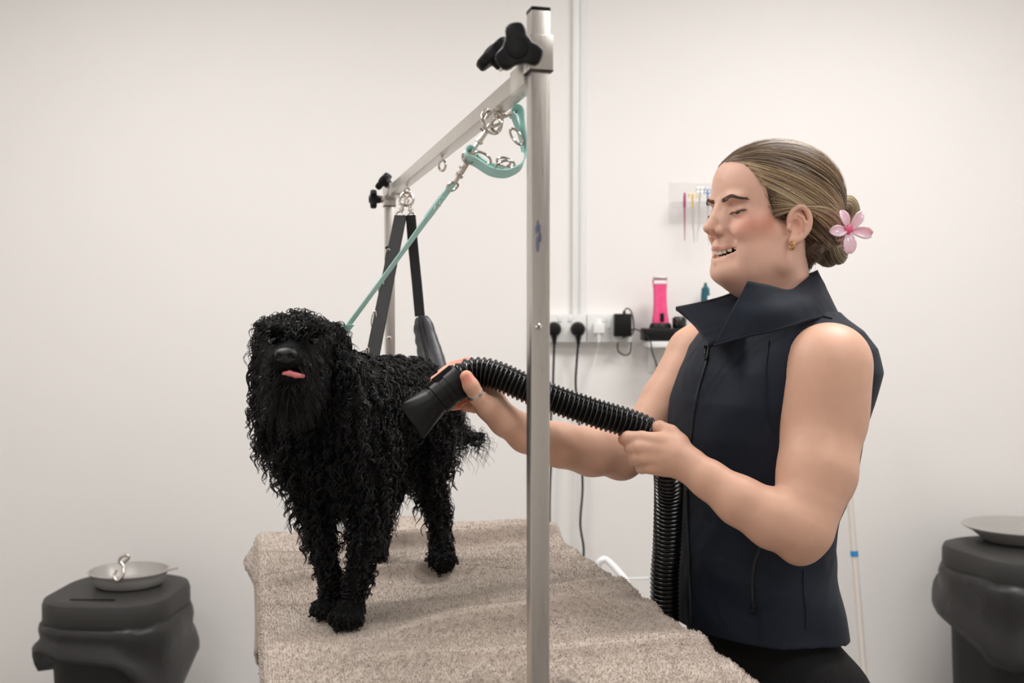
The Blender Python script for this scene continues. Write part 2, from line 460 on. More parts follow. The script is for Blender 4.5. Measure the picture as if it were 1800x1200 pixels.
# ------------------------------------------------------------------ H frame
rig = empty('grooming_stand', tb(MIDV, NEARU, 0), 'stainless steel H-shaped grooming stand clamped to both ends of the table', 'stand')
def barpt(px, dz=0, v=MIDV):
    """point of the bar axis seen at column px"""
    k = (px - 900) / FPX      # X = kY ; X = TV.x v + TU.x u ; Y= TV.y v+TU.y u
    u = (k * TV[1] * v - TV[0] * v) / (TU[0] - k * TU[1])
    return tb(v, u, BZ + dz)
NP = tb(MIDV, NEARU, 0); FP = tb(MIDV, FARU, 0)
BZ = P(925, 131, 1.08)[2]
S_ = .0205
ztop = P(943, 20, 1.055)[2]; zft = P(685, 343, 2.17)[2] + .02
def post(Pc, z0, z1, name='post'):
    return MB().box((Pc[0], Pc[1], (z0 + z1) / 2), (S_, S_, z1 - z0), RT, bev=.0015).build(name, 'steel', rig)
pn = post(NP, .60, ztop); pf = post(FP, .60, zft)
MB().box((NP[0], NP[1], ztop + .0015), (S_ + .0006, S_ + .0006, .004), RT, bev=.001).build('end_cap', 'black', pn)
MB().box((FP[0], FP[1], zft + .0015), (S_ + .0006, S_ + .0006, .004), RT, bev=.001).build('end_cap', 'black', pf)
# sleeves on posts
def sleeve(Pc, zt, zb_, nm='sleeve'):
    o = MB().box((Pc[0], Pc[1], (zt + zb_) / 2), (S_ + .005, S_ + .005, zt - zb_), RT, bev=.001).build(nm, 'steel', rig)
    MB().box((Pc[0], Pc[1], zb_ - .0006), (S_ + .0052, S_ + .0052, .0012), RT).build('gap_shade', 'shadowgap', o)  # dark strip colours in the shadow line below the sleeve
    return o
zs1 = P(943, 61, 1.05)[2]; zs0 = P(943, 123, 1.05)[2]
sleeve(NP, zs1, zs0)
zfb = P(685, 362, 2.16)[2]; sleeve(FP, zft - .004, zfb)
bz = BZ
# crossbar: outer tube (near) , inner (far)
def seg(u0, u1, s, nm):
    return MB().box(tb(MIDV, (u0 + u1) / 2, bz), (s, u1 - u0, s), RT, bev=.0015).build(nm, 'steel', rig)
seg(NEARU + .012, FARU - .012, S_, 'crossbar')
seg(NEARU + .0125, NEARU + .07, S_ + .005, 'bar_sleeve')
seg(FARU - .10, FARU - .0125, S_ + .006, 'bar_sleeve')
def knob(c, axis, stemto, R=.024, th=.014, parent=rig, rot=0):
    ax = unit(axis); a = np.linspace(0, 2 * np.pi, 48, endpoint=False)
    r = R * (.80 + .20 * np.tanh(2.0 * np.cos(3 * (a + rot))))
    u = unit(np.cross(ax, [0.3, .2, 1.]))
    m = MB().prism(np.stack([r * np.cos(a), r * np.sin(a)], 1), ax, c, u, th, bev=.003)
    m.lathe(np.asarray(c) - ax * th * .5, [(R * .42, 0), (R * .38, -.008), (R * .3, -.010)], 20, ax)
    m.lathe(np.asarray(c) + ax * th * .5, [(R * .45, -.001), (R * .4, .002), (R * .2, .0032)], 20, ax)
    o = m.build('knob', 'black', parent)
    MB().tube([np.asarray(c) - ax * th, stemto], .0042, 12).build('threaded_stem', 'chrome', o)
    sv = unit(np.asarray(stemto) - np.asarray(c))
    MB().lathe(np.asarray(stemto) - sv * .007, [(.0078, 0), (.0078, .006)], 6, sv).build('nut', 'chrome', o)
    return o
c1 = P(911, 86, 1.005); knob(c1, unit(-TU * .93 - TV * .35 + np.array([0, 0, -.1])), P(925, 95, 1.035), .0255, .015, rot=3.25)
upl = unit(P(845, 72, 1.1) - P(888, 118, 1.1)); c2 = P(868, 96, 1.10)
knob(c2, upl, P(889, 119, 1.10), .0235, .012, rot=.4)
c3 = P(656, 350, 2.15); knob(c3, -TV, P(673, 350, 2.16), .0215, .013, rot=.2)
c4 = P(675, 317, 2.10); knob(c4, unit(P(655, 300, 2.1) - P(685, 327, 2.1)), P(686, 328, 2.1), .0235, .012, rot=.8)
# screws on posts, eyelets under the bar
def screw(c, ax, r=.004):
    o = MB().lathe(c, [(r, -.001), (r, .001), (r * .6, .0022)], 16, ax).build('screw', 'chrome', rig)
    MB().lathe(np.asarray(c) + unit(ax) * .0022, [(r * .3, 0), (r * .28, .0004)], 6, ax).build('socket_recess', 'black', o)
screw(P(946, 574, NP[1] - .0115), -TU)
screw(P(684, 594, FP[1] - .013), -TU, .005)
EYES = {}
for nm, px, R in (('a', 873, .0085), ('b', 778, .008), ('c', 716, .009)):
    c = barpt(px, -S_ / 2); EYES[nm] = c + np.array([0, 0, -.006 - R])
    m = MB().tube([c + np.array([0, 0, .002]), c + np.array([0, 0, -.006])], .0022, 10)
    m.ring(c + np.array([0, 0, -.006 - R]), R, .002, unit(TV + TU * .6), 24, 8)
    m.build('eyelet', 'chrome', rig)
# faded paw print on the front face of the near post
m = MB(); fy = NP - TU * (S_ / 2 + .0004)
def pawblob(px, py, rx, rz):
    c = P(px, py, NP[1] - .0105); a = np.linspace(0, 2 * np.pi, 16, endpoint=False)
    m.prism(np.stack([1.3 * rx * np.cos(a), 1.15 * rz * np.sin(a)], 1), -TU, c - TU * .0012, TV, .0012)
pawblob(945, 428, .0014, .0078); pawblob(949.5, 417, .0008, .0045); pawblob(948, 402, .0008, .0042); pawblob(945, 396, .0008, .0048); pawblob(942.5, 404, .0008, .004)
m.build('paw_print', 'paw', pn)
# clamps below the table
for u in (NEARU, FARU):
    s = 1 if u < 1.5 else -1
    MB().box(tb(MIDV, u + s * .03, .74), (.05, .11, .006), RT, bev=.001).box(tb(MIDV, u, .72), (.03, .03, .10), RT, bev=.002).build('clamp', 'steel', rig)
    MB().tube([tb(MIDV, u + s * .06, .73), tb(MIDV, u + s * .06, .862)], .006, 10).build('clamp_screw', 'chrome', rig)

# ------------------------------------------------------------------ towel
def towel_h(v, u):
    """wrinkle height on the table"""
    f = lambda x, c, w: np.exp(-((x - c) / w) ** 2)
    h = .003 * np.sin(u * 38 + 3 * np.sin(v * 9)) * (.5 + .5 * np.sin(v * 7 + 1)) + .0018 * np.sin(u * 71 + v * 14 + 1.3)
    # ridges running across the table
    def ridge(u0, slope, amp, w, v0, v1, bend=0):
        uc = u0 + slope * (v - .3) + bend * np.sin(v * 11)
        e = 1 / (1 + np.exp(-(v - v0) * 30)) * 1 / (1 + np.exp((v - v1) * 30))
        d = u - uc
        return amp * e * np.exp(-(np.where(d > 0, d * .6, d * 2.2) / w) ** 2)
    h = h + ridge(1.83, .1, .036, .022, .18, .62, .008) + ridge(1.63, -.05, .020, .02, .02, .4, .006)
    h = h + ridge(1.44, .02, .014, .03, .25, .6, .01) + ridge(1.335, .10, .034, .022, .20, .55, .012) + ridge(1.22, -.05, .017, .025, .1, .6, .01) + ridge(1.45, .15, .013, .02, .38, .62, .006)
    h = h + .012 * f(v, .43, .05) * f(u, 1.32, .03) + .008 * f(v, .35, .04) * f(u, 1.56, .03)
    h = h + .022 * f(v, .31, .06) * f(u, 2.02, .05)
    # bunched around the near post
    r = np.hypot((v - MIDV) * 1.0, (u - 1.065))
    h = h + .030 * np.exp(-((r - .045) / .026) ** 2) * (1 + .25 * np.sin(np.arctan2(u - 1.06, v - MIDV) * 6))
    return h
nv, nu = 150, 230
hang = .30
# parametrise including hanging sides: s across from -hang..W+hang
Wd, Ld = VR - VL, U1 - 1.055
sv = np.concatenate([np.linspace(-hang, -.012, 26, endpoint=False), np.linspace(-.012, Wd + .012, nv), np.linspace(Wd + .012, Wd + hang, 26)[1:]])
su = np.concatenate([np.linspace(0, Ld + .012, nu), np.linspace(Ld + .012, Ld + .26, 22)[1:]])
SVg, SUg = np.meshgrid(sv, su, indexing='ij')
def fold(s, Lm, r=.014):
    """map arclength past the edge to (pos, drop)"""
    over = np.clip(s - Lm, 0, None); a = np.clip(over / r, 0, np.pi / 2)
    pos = np.where(over > 0, Lm + r * np.sin(a), s)
    drop = r * (1 - np.cos(a)) + np.clip(over - r * np.pi / 2, 0, None)
    return pos, drop
pr, dr = fold(SVg, Wd); pl, dl = fold(-SVg, 0); pos_v = np.where(SVg < 0, -pl, pr); drop_v = dr + dl
pos_u, drop_u = fold(SUg, Ld)
drop = np.maximum(drop_v, drop_u) + .25 * np.minimum(drop_v, drop_u)
wave = .5 * np.clip(drop * 3, 0, 1)
V_ = VL + pos_v + np.where(SVg < 0, .03, .02) * np.clip(drop_v, 0, 1) + np.where(SVg < 0, -1, 0) * wave * .004 * np.sin(SUg * 26)
U_ = 1.055 + pos_u + np.clip(drop_u, 0, 1) * .15 + np.where(drop_u > .02, wave * .02 * np.sin(SVg * 24), 0)
corner = np.clip(drop_v * 14, 0, 1) * np.clip((SUg - Ld + .10) * 9, 0, 1) * (SVg < 0)
V_ = V_ - corner * .034 * np.clip(1 - np.abs(drop - .055) / .06, 0, 1); U_ = U_ + corner * .03
topm = np.exp(-drop * 60)
Z_ = TZ + .0 + towel_h(V_, U_) * topm - drop + .004 * np.sin(SVg * 40 + SUg * 13) * (1 - topm) * 0
pts = TV[None, None] * V_[..., None] + TU[None, None] * U_[..., None] + np.array([0, 0, 1.]) * Z_[..., None]
a, b = SVg.shape; i = np.arange(a - 1)[:, None]; j = np.arange(b - 1)[None]
F = np.stack([i * b + j, (i + 1) * b + j, (i + 1) * b + j + 1, i * b + j + 1], -1).reshape(-1, 4)
V0 = pts.reshape(-1, 3)
tow = obj('towel', V0, F, 'towel'); tow.modifiers.new('s', 'SOLIDIFY').thickness = .006
tag(tow, 'taupe terry towel spread over the grooming table, wrinkled and hanging over its edges', 'towel')
# pile tufts
fc = V0[F].mean(1); fn = np.cross(V0[F[:, 1]] - V0[F[:, 0]], V0[F[:, 3]] - V0[F[:, 0]]); ar = np.linalg.norm(fn, axis=1); fn /= ar[:, None]
wgt = ar * np.where(fc[:, 2] > TZ - .16, 1, .25) / (fc[:, 1] ** 1.2); wgt[fc[:, 1] < 1.0] = 0
N = 170000; pick = rng.choice(len(F), N, p=wgt / wgt.sum()); w4 = rng.dirichlet((1, 1, 1, 1), N)
pp = (V0[F[pick]] * w4[..., None]).sum(1); nn = fn[pick] + rng.normal(0, .55, (N, 3)); nn /= np.linalg.norm(nn, axis=1)[:, None]
nn = np.where((fn[pick] * nn).sum(1)[:, None] < .15, fn[pick], nn)
sd = np.cross(nn, rng.normal(size=(N, 3))); sd /= np.linalg.norm(sd, axis=1)[:, None]
Lh = rng.uniform(.0015, .0036, N)[:, None]; w_ = rng.uniform(.0003, .0006, N)[:, None]
Vt = np.stack([pp - sd * w_, pp + sd * w_, pp + nn * Lh + sd * w_ * .5 + rng.normal(0, .0006, (N, 3)), pp + nn * Lh - sd * w_ * .5], 1).reshape(-1, 3)
pile = obj('pile', Vt, np.arange(N * 4).reshape(-1, 4), 'pile', tow, smooth=False); tag(pile, kind='stuff')
# ------------------------------------------------------------------ sockets, plugs, cords
def wp(px, py, off=0): return P(px, py, WY - off)
def flatbox(px0, py0, px1, py1, th, off=0, bev=.003, m=None):
    a, b = wp(px0, py0), wp(px1, py1); c = (a + b) / 2; c[1] = WY - off - th / 2
    return (m or MB()).box(c, (abs(b[0] - a[0]), th, abs(a[2] - b[2])), bev=bev)
sock = []
for (x0, x1, lab) in ((951, 1029, 'white double wall socket holding the two black round plugs'), (1030.5, 1108, 'white double wall socket holding a white plug and a black adapter')):
    c = wp((x0 + x1) / 2, 576); e = empty('wall_socket', (c[0], WY, c[2]), lab, 'socket', 'wall sockets')
    flatbox(x0, 552.5, x1, 600, .035, 0, .003).build('back_box', 'white', e)
    pl = flatbox(x0 - .2, 552, x1 + .2, 600.5, .006, .0352, .0025).build('faceplate', 'white', e)
    for sx in (.27, .73):
        cx = x0 + (x1 - x0) * sx
        flatbox(cx - 1 + (9 if sx < .5 else -9), 556, cx + 5 + (9 if sx < .5 else -9), 565, .005, .0405, .0015).build('switch', 'white', e)
    for sx in (.5,):
        cc = wp(x0 + (x1 - x0) * .5, 577); MB().lathe((cc[0], WY - .0413, cc[2]), [(.002, 0), (.002, .001)], 10, (0, -1, 0)).build('screw', 'chrome', e)
def cord(parent, name, pts, r, material):
    return MB().tube(catmull(pts, 8), r, 8).build(name, material, parent)
PO = .0445
def round_plug(px, label, pts, grp='black plugs in the wall socket'):
    c = wp(px, 578); c[1] = WY - PO
    e = empty('plug', c, label, 'plug', grp)
    MB().lathe(c, [(.0232, 0), (.024, .004), (.0225, .018), (.019, .026), (.012, .028)], 32, (0, -1, 0)).build('plug_body', 'black', e)
    q = wp(px + .5, 594); MB().tube([c + [0, -.012, -.012], (q[0], WY - PO - .012, q[2] - .004), (q[0], WY - PO - .012, q[2] - .02)], [.011, .0075, .005], 14).build('cord_grip', 'black', e)
    cord(e, 'cord', [(q[0], WY - PO - .012, q[2] - .012)] + pts, .0038, 'black')
wq = lambda px, py, off=.03: wp(px, py, off)
round_plug(972.5, 'black round plug at the left end of the white sockets, beside the steel post', [wq(973, 640), wq(971.5, 690), wq(968, 745), wq(969, 800), wq(966, 900), wq(968, 1100)])
round_plug(1014, 'black round plug with long black cord, right neighbour of the other round plug', [wq(1013.5, 640), wq(1012, 680), wq(1018, 745), wq(1022, 810), wq(1024, 860), wq(1020, 920), wq(1026, 965), wq(1023, 1010), wq(1020, 1100)])
c = wp(1050, 576); c[1] = WY - PO
e = empty('plug', c, 'small white plug with thin white cord in the right-hand socket', 'plug')
MB().box(c + [0, -.014, 0], (.036, .028, .034), bev=.006).lathe(c + [0, -.012, .014], [(.014, 0), (.010, .012), (.004, .016)], 16, (0, 0, 1)).build('plug_body', 'white', e)
MB().tube([c + [0, -.014, -.014], c + [0, -.014, -.045]], [.010, .005], 12).build('cord_grip', 'white', e)
cord(e, 'cord', [c + [0, -.014, -.04], wq(1049, 620), wq(1042, 645), wq(1030, 670), wq(1020, 700), wq(1015, 760), wq(1012, 900), wq(1012, 1100)], .0016, 'white')
c = wp(1090, 571); c[1] = WY - PO
e = empty('power_adapter', c, 'square black power adapter in the socket right of the white plug', 'adapter')
flatbox(1075.5, 551, 1105, 590.5, .042, PO, .004).build('adapter_body', 'black', e)
MB().tube([wp(1097, 552, PO + .02), wp(1097.5, 546, PO + .02)], [.006, .004], 10).build('cord_grip', 'black', e)
cord(e, 'cord', [wp(1097.5, 547, PO + .02), wq(1101, 542, .06), wq(1108, 545, .05), wq(1112.5, 558), wq(1114, 580), wq(1110, 590, .025), wq(1109, 606), wq(1107, 620), wq(1098, 624), wq(1087, 617), wq(1086, 603), wq(1094, 594, .04), wq(1106, 588, .045), wq(1112, 579, .045), wq(1122, 580, .04), wq(1134, 589, .15), wq(1143, 600, .18), wq(1147, 620, .17), wq(1156, 646, .1), wq(1164, 680, .08), wq(1170, 760, .05), wq(1175, 900, .03)], .0022, 'black')

# ------------------------------------------------------------------ shelf with clipper dock
SY = WY - .085
xs0, xs1 = wp(1135, 600, .1)[0], wp(1240, 600, .1)[0]; zsh = P(1180, 600, WY - .17)[2]
e = empty('wall_shelf', ((xs0 + xs1) / 2, WY, zsh), 'small white wall shelf carrying the black charging dock', 'shelf')
MB().box(((xs0 + xs1) / 2, SY, zsh - .009), (xs1 - xs0, .17, .018), bev=.002).build('shelf_board', 'white', e)
for bx in (xs0 + .03, xs1 - .03):
    MB().box((bx, WY - .006, zsh - .06), (.02, .006, .085), bev=.001).box((bx, WY - .05, zsh - .022), (.02, .085, .006)).build('bracket', 'white', e)
dk = P(1180, 590, WY - .13)
def at(px, py, off): return P(px, py, WY - off)
e = empty('charging_dock', (dk[0], dk[1], zsh), 'black clipper charging dock with red lettering on the white shelf', 'dock')
a_, b_ = at(1133, 577, .15), at(1215, 597, .15)
zt = a_[2]
MB().box(((a_[0] + b_[0]) / 2, WY - .095, (zt + zsh) / 2), (b_[0] - a_[0], .11, zt - zsh), bev=.006).build('base', 'black', e)
cupc = at(1161, 570, .1); m = MB().lathe((cupc[0], WY - .1, zt - .004), [(.036, 0), (.034, .012), (.030, .020), (.026, .018)], 28, (0, 0, 1), 1, .8); m.build('cup', 'black', e)
for i, w in enumerate((3, 3, 1.3, 3, 3, 1.5, 3)):
    x = 1187 + i * 4.0; flat = at(x + w / 2, 588, .1505)
    MB().box((flat[0], WY - .1512, flat[2]), (w / FPX * 3.05, .0012, .0105 if i % 2 else .013)).build('letter', 'led', e)
c = at(1195, 565, .11)
e2 = empty('hair_clipper', (c[0], c[1], zt), 'stubby black clipper battery standing on the dock beside the pink clipper', 'clipper')
MB().lathe((c[0], WY - .1, zt + .0003), [(.021, 0), (.022, .004), (.022, .030), (.020, .033)], 24).build('body', 'blackgloss', e2)
MB().lathe((c[0] + .0, WY - .1, zt + .033), [(.016, 0), (.016, .003)], 24).build('cap', 'black', e2)
# pink clipper
c = at(1161, 530, .1); zc0 = zt + .004; zc1 = at(1160, 486, .1)[2]
e3 = empty('hair_clipper', (c[0], c[1], zc0), 'bright pink hair clipper standing upright in the black dock', 'clipper')
H = zc1 - zc0; m = MB(); prof = [(0, .024, .019), (.12, .0265, .021), (.25, .0235, .020), (.45, .021, .018), (.7, .0205, .017), (.86, .0225, .0165), (.93, .0235, .015)]
n = 28; a = np.linspace(0, 2 * np.pi, n, endpoint=False); V = []
for (tt, rx, ry) in prof:
    for q in a:
        cx = np.sign(math.cos(q)) * abs(math.cos(q)) ** .6; sy = np.sign(math.sin(q)) * abs(math.sin(q)) ** .6
        V.append((c[0] + rx * cx - .003 * tt, WY - .1 + ry * sy, zc0 + H * tt))
k = len(prof); Fq = [[i * n + j, i * n + (j + 1) % n, (i + 1) * n + (j + 1) % n, (i + 1) * n + j] for i in range(k - 1) for j in range(n)] + [list(range(n))[::-1], [(k - 1) * n + j for j in range(n)]]
m.add(V, Fq).build('body', 'pink', e3)
MB().box((c[0] - .003, WY - .1 - .004, zc0 + H * .965), (.044, .022, H * .06), bev=.002).build('blade', 'steel', e3)
MB().box((c[0] - .003, WY - .1 - .0155, zc0 + H * .885), (.040, .006, H * .07), bev=.002).build('blade_band', 'whitemetal', e3)
MB().box((c[0] + .002, WY - .1 - .0215, zc0 + H * .19), (.012, .006, .026), bev=.002).build('switch', 'black', e3)
# teal clipper on wall behind her
c = at(1240, 512, .05)
zt0 = at(1240, 497, .05)[2]; z0 = zsh
e4 = empty('hair_trimmer', (c[0], c[1], z0), 'dark teal trimmer standing at the far end of the shelf', 'trimmer')
MB().lathe((c[0], WY - .05, z0 + .0005), [(.014, 0), (.015, .03), (.0145, .14), (.012, .165), (.006, zt0 - z0 - .012), (.004, zt0 - z0)], 20).build('body', 'tealplastic', e4)
MB().box((c[0] + .008, WY - .067, at(1244, 527, .06)[2]), (.010, .005, .026), bev=.002).build('sticker', 'white', e4)

# ------------------------------------------------------------------ acrylic tool rack
a_, b_ = wp(1176, 321), wp(1300, 366)
e = empty('tool_rack', ((a_[0] + b_[0]) / 2, WY, b_[2]), 'clear acrylic tool rack screwed to the wall left of her face', 'rack')
MB().box(((a_[0] + b_[0]) / 2, WY - .003, (a_[2] + wp(0, 392)[2]) / 2), (b_[0] - a_[0], .005, a_[2] - wp(0, 392)[2]), bev=.001).build('back_plate', 'acrylic', e)
zl = P(0, 356, WY - .05)[2]
MB().box(((a_[0] + b_[0]) / 2, WY - .035, zl), (b_[0] - a_[0], .06, .004), bev=.001).build('ledge', 'acrylic', e)
MB().box(((a_[0] + b_[0]) / 2, WY - .067, zl - .008), (b_[0] - a_[0], .004, .02), bev=.001).build('front_lip', 'acrylic', e)
def tool(px, py0, py1, mt_top, mt_low, label, name, cat, bend=0, ring=False):
    t0 = P(px, py0, WY - .085); t1 = P(px + bend, py1, WY - .085)
    t0[1] = t1[1] = WY - .074
    e = empty(name, t1, label, cat)
    d = t1 - t0; L = np.linalg.norm(d)
    if ring:
        m = MB()
        for s in (-1, 1):
            m.ring(t0 + [s * .006, 0, -.006], .0062, .0016, (0, 1, .3), 18, 6)
        m.tube([t0 + [0, 0, -.012], t0 + d * .3], .0028, 8); m.build('handle', mt_top, e)
    else:
        MB().tube([t0, t0 + d * .1, t0 + d * .28, t0 + d * .34], [.003, .0042, .0038, .0025], 10).build('handle', mt_top, e)
    q = catmull([t0 + d * .3, t0 + d * .6 - [bend * .0006, 0, 0], t0 + d * .85, t1], 6)
    MB().tube(q, np.linspace(.0028, .0008, len(q)), 8).build('blade', mt_low, e)
tool(1204.5, 338, 423, 'magenta', 'magenta', 'slim magenta comb-like tool, leftmost in the acrylic rack', 'grooming_tool', 'tool')
tool(1218.5, 340, 427, 'yellow', 'steel', 'scissors with yellow gold handles in the acrylic rack', 'scissors', 'scissors', 3, True)
tool(1232, 329, 425, 'chrome', 'steel', 'silver scissors between the yellow and the blue ones in the rack', 'scissors', 'scissors', -6, True)
tool(1245, 332, 430, 'blue', 'steel', 'scissors with blue handles nearest to her face in the rack', 'scissors', 'scissors', 2, True)

# ------------------------------------------------------------------ white tubular handle and wire frame low behind the table
e = empty('folding_step', P(1080, 1200, 2.5) * [1, 1, 0], 'white folding step with a bent tube handle beside the towel edge', 'step stool')
h0 = catmull([P(1035, 1400, 2.55), P(1047, 1060, 2.5), P(1050, 1000, 2.5), P(1057, 985, 2.5), P(1068, 985, 2.5), P(1092, 1010, 2.45), P(1101, 1023, 2.43), P(1104, 1045, 2.4), P(1106, 1100, 2.4), P(1112, 1400, 2.3)], 8)
MB().tube(h0, .0085, 12).build('tube_handle', 'whitemetal', e)
for z in (.2, .42):
    MB().box((P(1080, 600, 2.4)[0] + .02, 2.43, z), (.30, .24, .02), bev=.004).build('step_board', 'white', e)
lx = P(1080, 600, 2.4)[0] + .02
for s in (-1, 1):
    MB().tube([(lx + s * .16, 2.56, 0), (lx + s * .15, 2.33, .46)], .008, 10).build('leg', 'whitemetal', e)
    MB().tube([(lx + s * .16, 2.30, 0), (lx + s * .15, 2.52, .46)], .008, 10).build('leg', 'whitemetal', e)
e = empty('wire_rack', (P(1140, 1018, 2.95)[0], 2.95, 0), 'thin grey wire rack on the floor beside the corrugated hose', 'rack')
zr = P(1100, 1018, 2.95)[2]; xa, xb = P(1062, 1018, 2.95)[0], P(1146, 1018, 2.95)[0]
MB().tube([(xa, 2.95, zr), (xb, 2.95, zr + .004)], .0035, 8).build('rail', 'whitemetal', e)
MB().tube([(xb, 2.95, zr + .015), (xb + .006, 2.9, zr - .01), (xb + .004, 2.9, 0)], .005, 8).build('upright', 'steel', e)
MB().tube([(xa, 2.95, zr + .004), (xa, 2.95, 0)], .005, 8).build('upright', 'steel', e)
MB().tube([(xa, 2.95, .25), (xb, 2.95, .25)], .0035, 8).build('rail', 'whitemetal', e)

# ------------------------------------------------------------------ mop pole
p0 = P(1492, 850, 3.0); p1 = P(1521, 1215, 2.9); dd = (p1 - p0)
pt = p0 - dd * .55; s = (.01 - p1[2]) / dd[2]; pb = p1 + dd * s
pt[1] = min(pt[1], WY - .03)
e = empty('mop', (pb[0], pb[1], 0), 'pale mop pole with blue bands leaning on the wall behind her back', 'mop')
MB().tube([pt, pb - unit(pb - pt) * .03], .0095, 14).build('pole', 'polepaint', e)
for py in (975, 1197):
    tt = (P(0, py, 2.95)[2] - pt[2]) / (pb[2] - pt[2]); cc = pt + (pb - pt) * tt; dn = unit(pb - pt)
    MB().tube([cc - dn * .008, cc + dn * .008], .0115, 14).build('blue_band', 'bluetape', e)
MB().box(pb + [0, 0, .03], (.3, .09, .03), bev=.008).build('mop_head', 'white', e)

# ------------------------------------------------------------------ bins
def bin_(px0, px1, ptop, d, yaw, lab, bowl_lab, wid=.36, dep=.28, slot=True, clip=True, bx=None):
    xc = bx if bx is not None else P((px0 + px1) / 2, 1060, d)[0]
    z1 = P(0, ptop, d - dep / 2)[2]
    R = Rz(yaw); e = empty('pedal_bin', (xc, d, 0), lab, 'bin')
    def rr(w, dp, r, n=9):
        out = []
        for (sx, sy, a0) in ((1, 1, 0), (-1, 1, 90), (-1, -1, 180), (1, -1, 270)):
            for a in np.linspace(a0, a0 + 90, n): out.append((sx * (w / 2 - r) + r * math.cos(math.radians(a)), sy * (dp / 2 - r) + r * math.sin(math.radians(a))))
        return np.array(out)
    def loft(levels, closed=True):
        V = []; k = None
        for (w, dp, r, z, fn) in levels:
            q = rr(w, dp, r); k = len(q)
            zz = np.full(k, z) + (fn(q) if fn else 0)
            V.append(np.column_stack([q, zz]))
        V = np.concatenate(V); L = len(levels)
        V = V @ R.T + np.array([xc, d, 0])
        F = [[i * k + j, i * k + (j + 1) % k, (i + 1) * k + (j + 1) % k, (i + 1) * k + j] for i in range(L - 1) for j in range(k)]
        if closed: F += [list(range(k))[::-1], [(L - 1) * k + j for j in range(k)]]
        return MB().add(V, F)
    body_top = z1 - .055
    loft([(wid - .07, dep - .06, .09, 0, None), (wid - .02, dep - .02, .11, body_top, None)]).build('bin_body', 'bin', e)
    l = loft([(wid + .004, dep + .004, .11, z1 - .072, None), (wid + .012, dep + .012, .115, z1 - .066, None), (wid + .012, dep + .012, .115, z1 - .022, None),
              (wid + .002, dep + .002, .11, z1 - .008, None), (wid - .03, dep - .03, .10, z1 - .0015, None), (wid - .055, dep - .055, .09, z1 - .003, None), (wid - .08, dep - .08, .08, z1 - .002, None)]).build('lid', 'lid', e)
    if slot:
        c = np.array([-.015, -dep / 2 + .045, 0]) @ R.T + np.array([xc, d, z1 + .0006])
        MB().box(c, (.125, .006, .002), R).build('slot', 'black', l)
    rngb = np.random.default_rng(int(abs(xc) * 1000))
    def hem(amp, base, ph):
        def fn(q):
            a = np.arctan2(q[:, 1], q[:, 0])
            return base + amp * np.sin(a * 2 + ph) + amp * .35 * np.sin(a * 5 + ph * 2)
        return fn
    lv = []
    for i, tt in enumerate(np.linspace(0, 1, 9)):
        grow = .012 + .035 * tt + .008 * math.sin(tt * 9)
        lv.append((wid + grow, dep + grow, .12, z1 - .065, (lambda T: (lambda q: -T * (.135 + hem(.075, 0, 2.2 if yaw < .1 else .6)(q)) + .004 * np.sin(np.arctan2(q[:, 1], q[:, 0]) * 17 + T * 7)))(tt)))
    lo = loft(lv, closed=False)
    bg = lo.build('liner', 'bag', e); bg.modifiers.new('s', 'SOLIDIFY').thickness = .0015
    # bowl
    return xc, d, z1, e
xc, dz_, z1, e = bin_(85, 332, 1062, 2.83, -.05, 'left dark grey bin with liner and a slotted lid against the wall', '', .345, .34)
c = P(227, 1032, 2.86); c[2] = z1
e = empty('metal_dish', c, 'shallow grey dish with a chrome clamp lying on the left bin lid', 'dish')
MB().lathe(c, [(.088, 0), (.094, .004), (.104, .024), (.111, .039), (.1145, .041), (.1145, .043), (.109, .043), (.102, .024), (.090, .007), (.01, .006)], 40, (0, 0, 1), 1, .85).build('bowl', 'dish', e)
cq = P(212, 990, 2.86 - .09)
m = MB().tube(catmull([cq + [-.012, 0, -.018], cq + [-.016, -.006, -.034], cq + [-.004, -.012, -.045], cq + [.010, -.010, -.03], cq + [.008, 0, -.008], cq + [-.004, 0, .008], cq + [.004, 0, .02], cq + [.022, 0, .022], cq + [.02, 0, .012], cq + [.004, .004, 0]], 6), .0045, 10)
m.build('clamp', 'chrome', e)
m = MB().tube([c + [0.108, 0, .04], c + [.135, .02, .043]], .003, 8).build('lip_pin', 'chrome', e)
xc, dz_, z1, e = bin_(1660, 1900, 985, 2.86, .30, 'right black bin with liner, cut by the right edge of the picture', '', .40, .34, bx=P(1803, 1000, 2.86)[0])
c = P(1800, 950, 2.93); c[2] = z1
e = empty('metal_dish', c, 'shallow grey dish lying on the right bin lid', 'dish')
MB().lathe(c, [(.11, 0), (.118, .004), (.150, .030), (.176, .042), (.178, .045), (.170, .045), (.145, .030), (.11, .006), (.01, .006)], 40, (0, 0, 1), 1, .8).build('bowl', 'dish', e)
# ------------------------------------------------------------------ dog
M['fur'] = mat('wet_black_fur', srgb(13, 12, 12), .34, var=.3, vscale=60, spec=.35)
M['dogskin'] = mat('black_undercoat', srgb(8, 8, 8), .75, bump=.8, bscale=260, var=.3, vscale=80, spec=.12)
M['nose'] = mat('dog_nose', srgb(10, 9, 10), .3, bump=.3, bscale=1500, var=.1)
M['tongue'] = mat('dog_tongue', srgb(226, 128, 128), .35, var=.1, vscale=200, sss=.2)
M['eye'] = mat('dog_eye', srgb(10, 6, 4), .06, var=.1, coat=1)
PR = P   # pixel helper
dog = empty('dog', P(640, 1050, 1.5) * [1, 1, 0] + [0, 0, TZ], 'curly wet black dog standing on the towel, facing the camera with a pink tongue tip', 'dog')
D = Vol((-.50, 1.15, .89), (.04, 2.0, 1.40), .0032)
hd = lambda px, py, d: P(px, py, d)
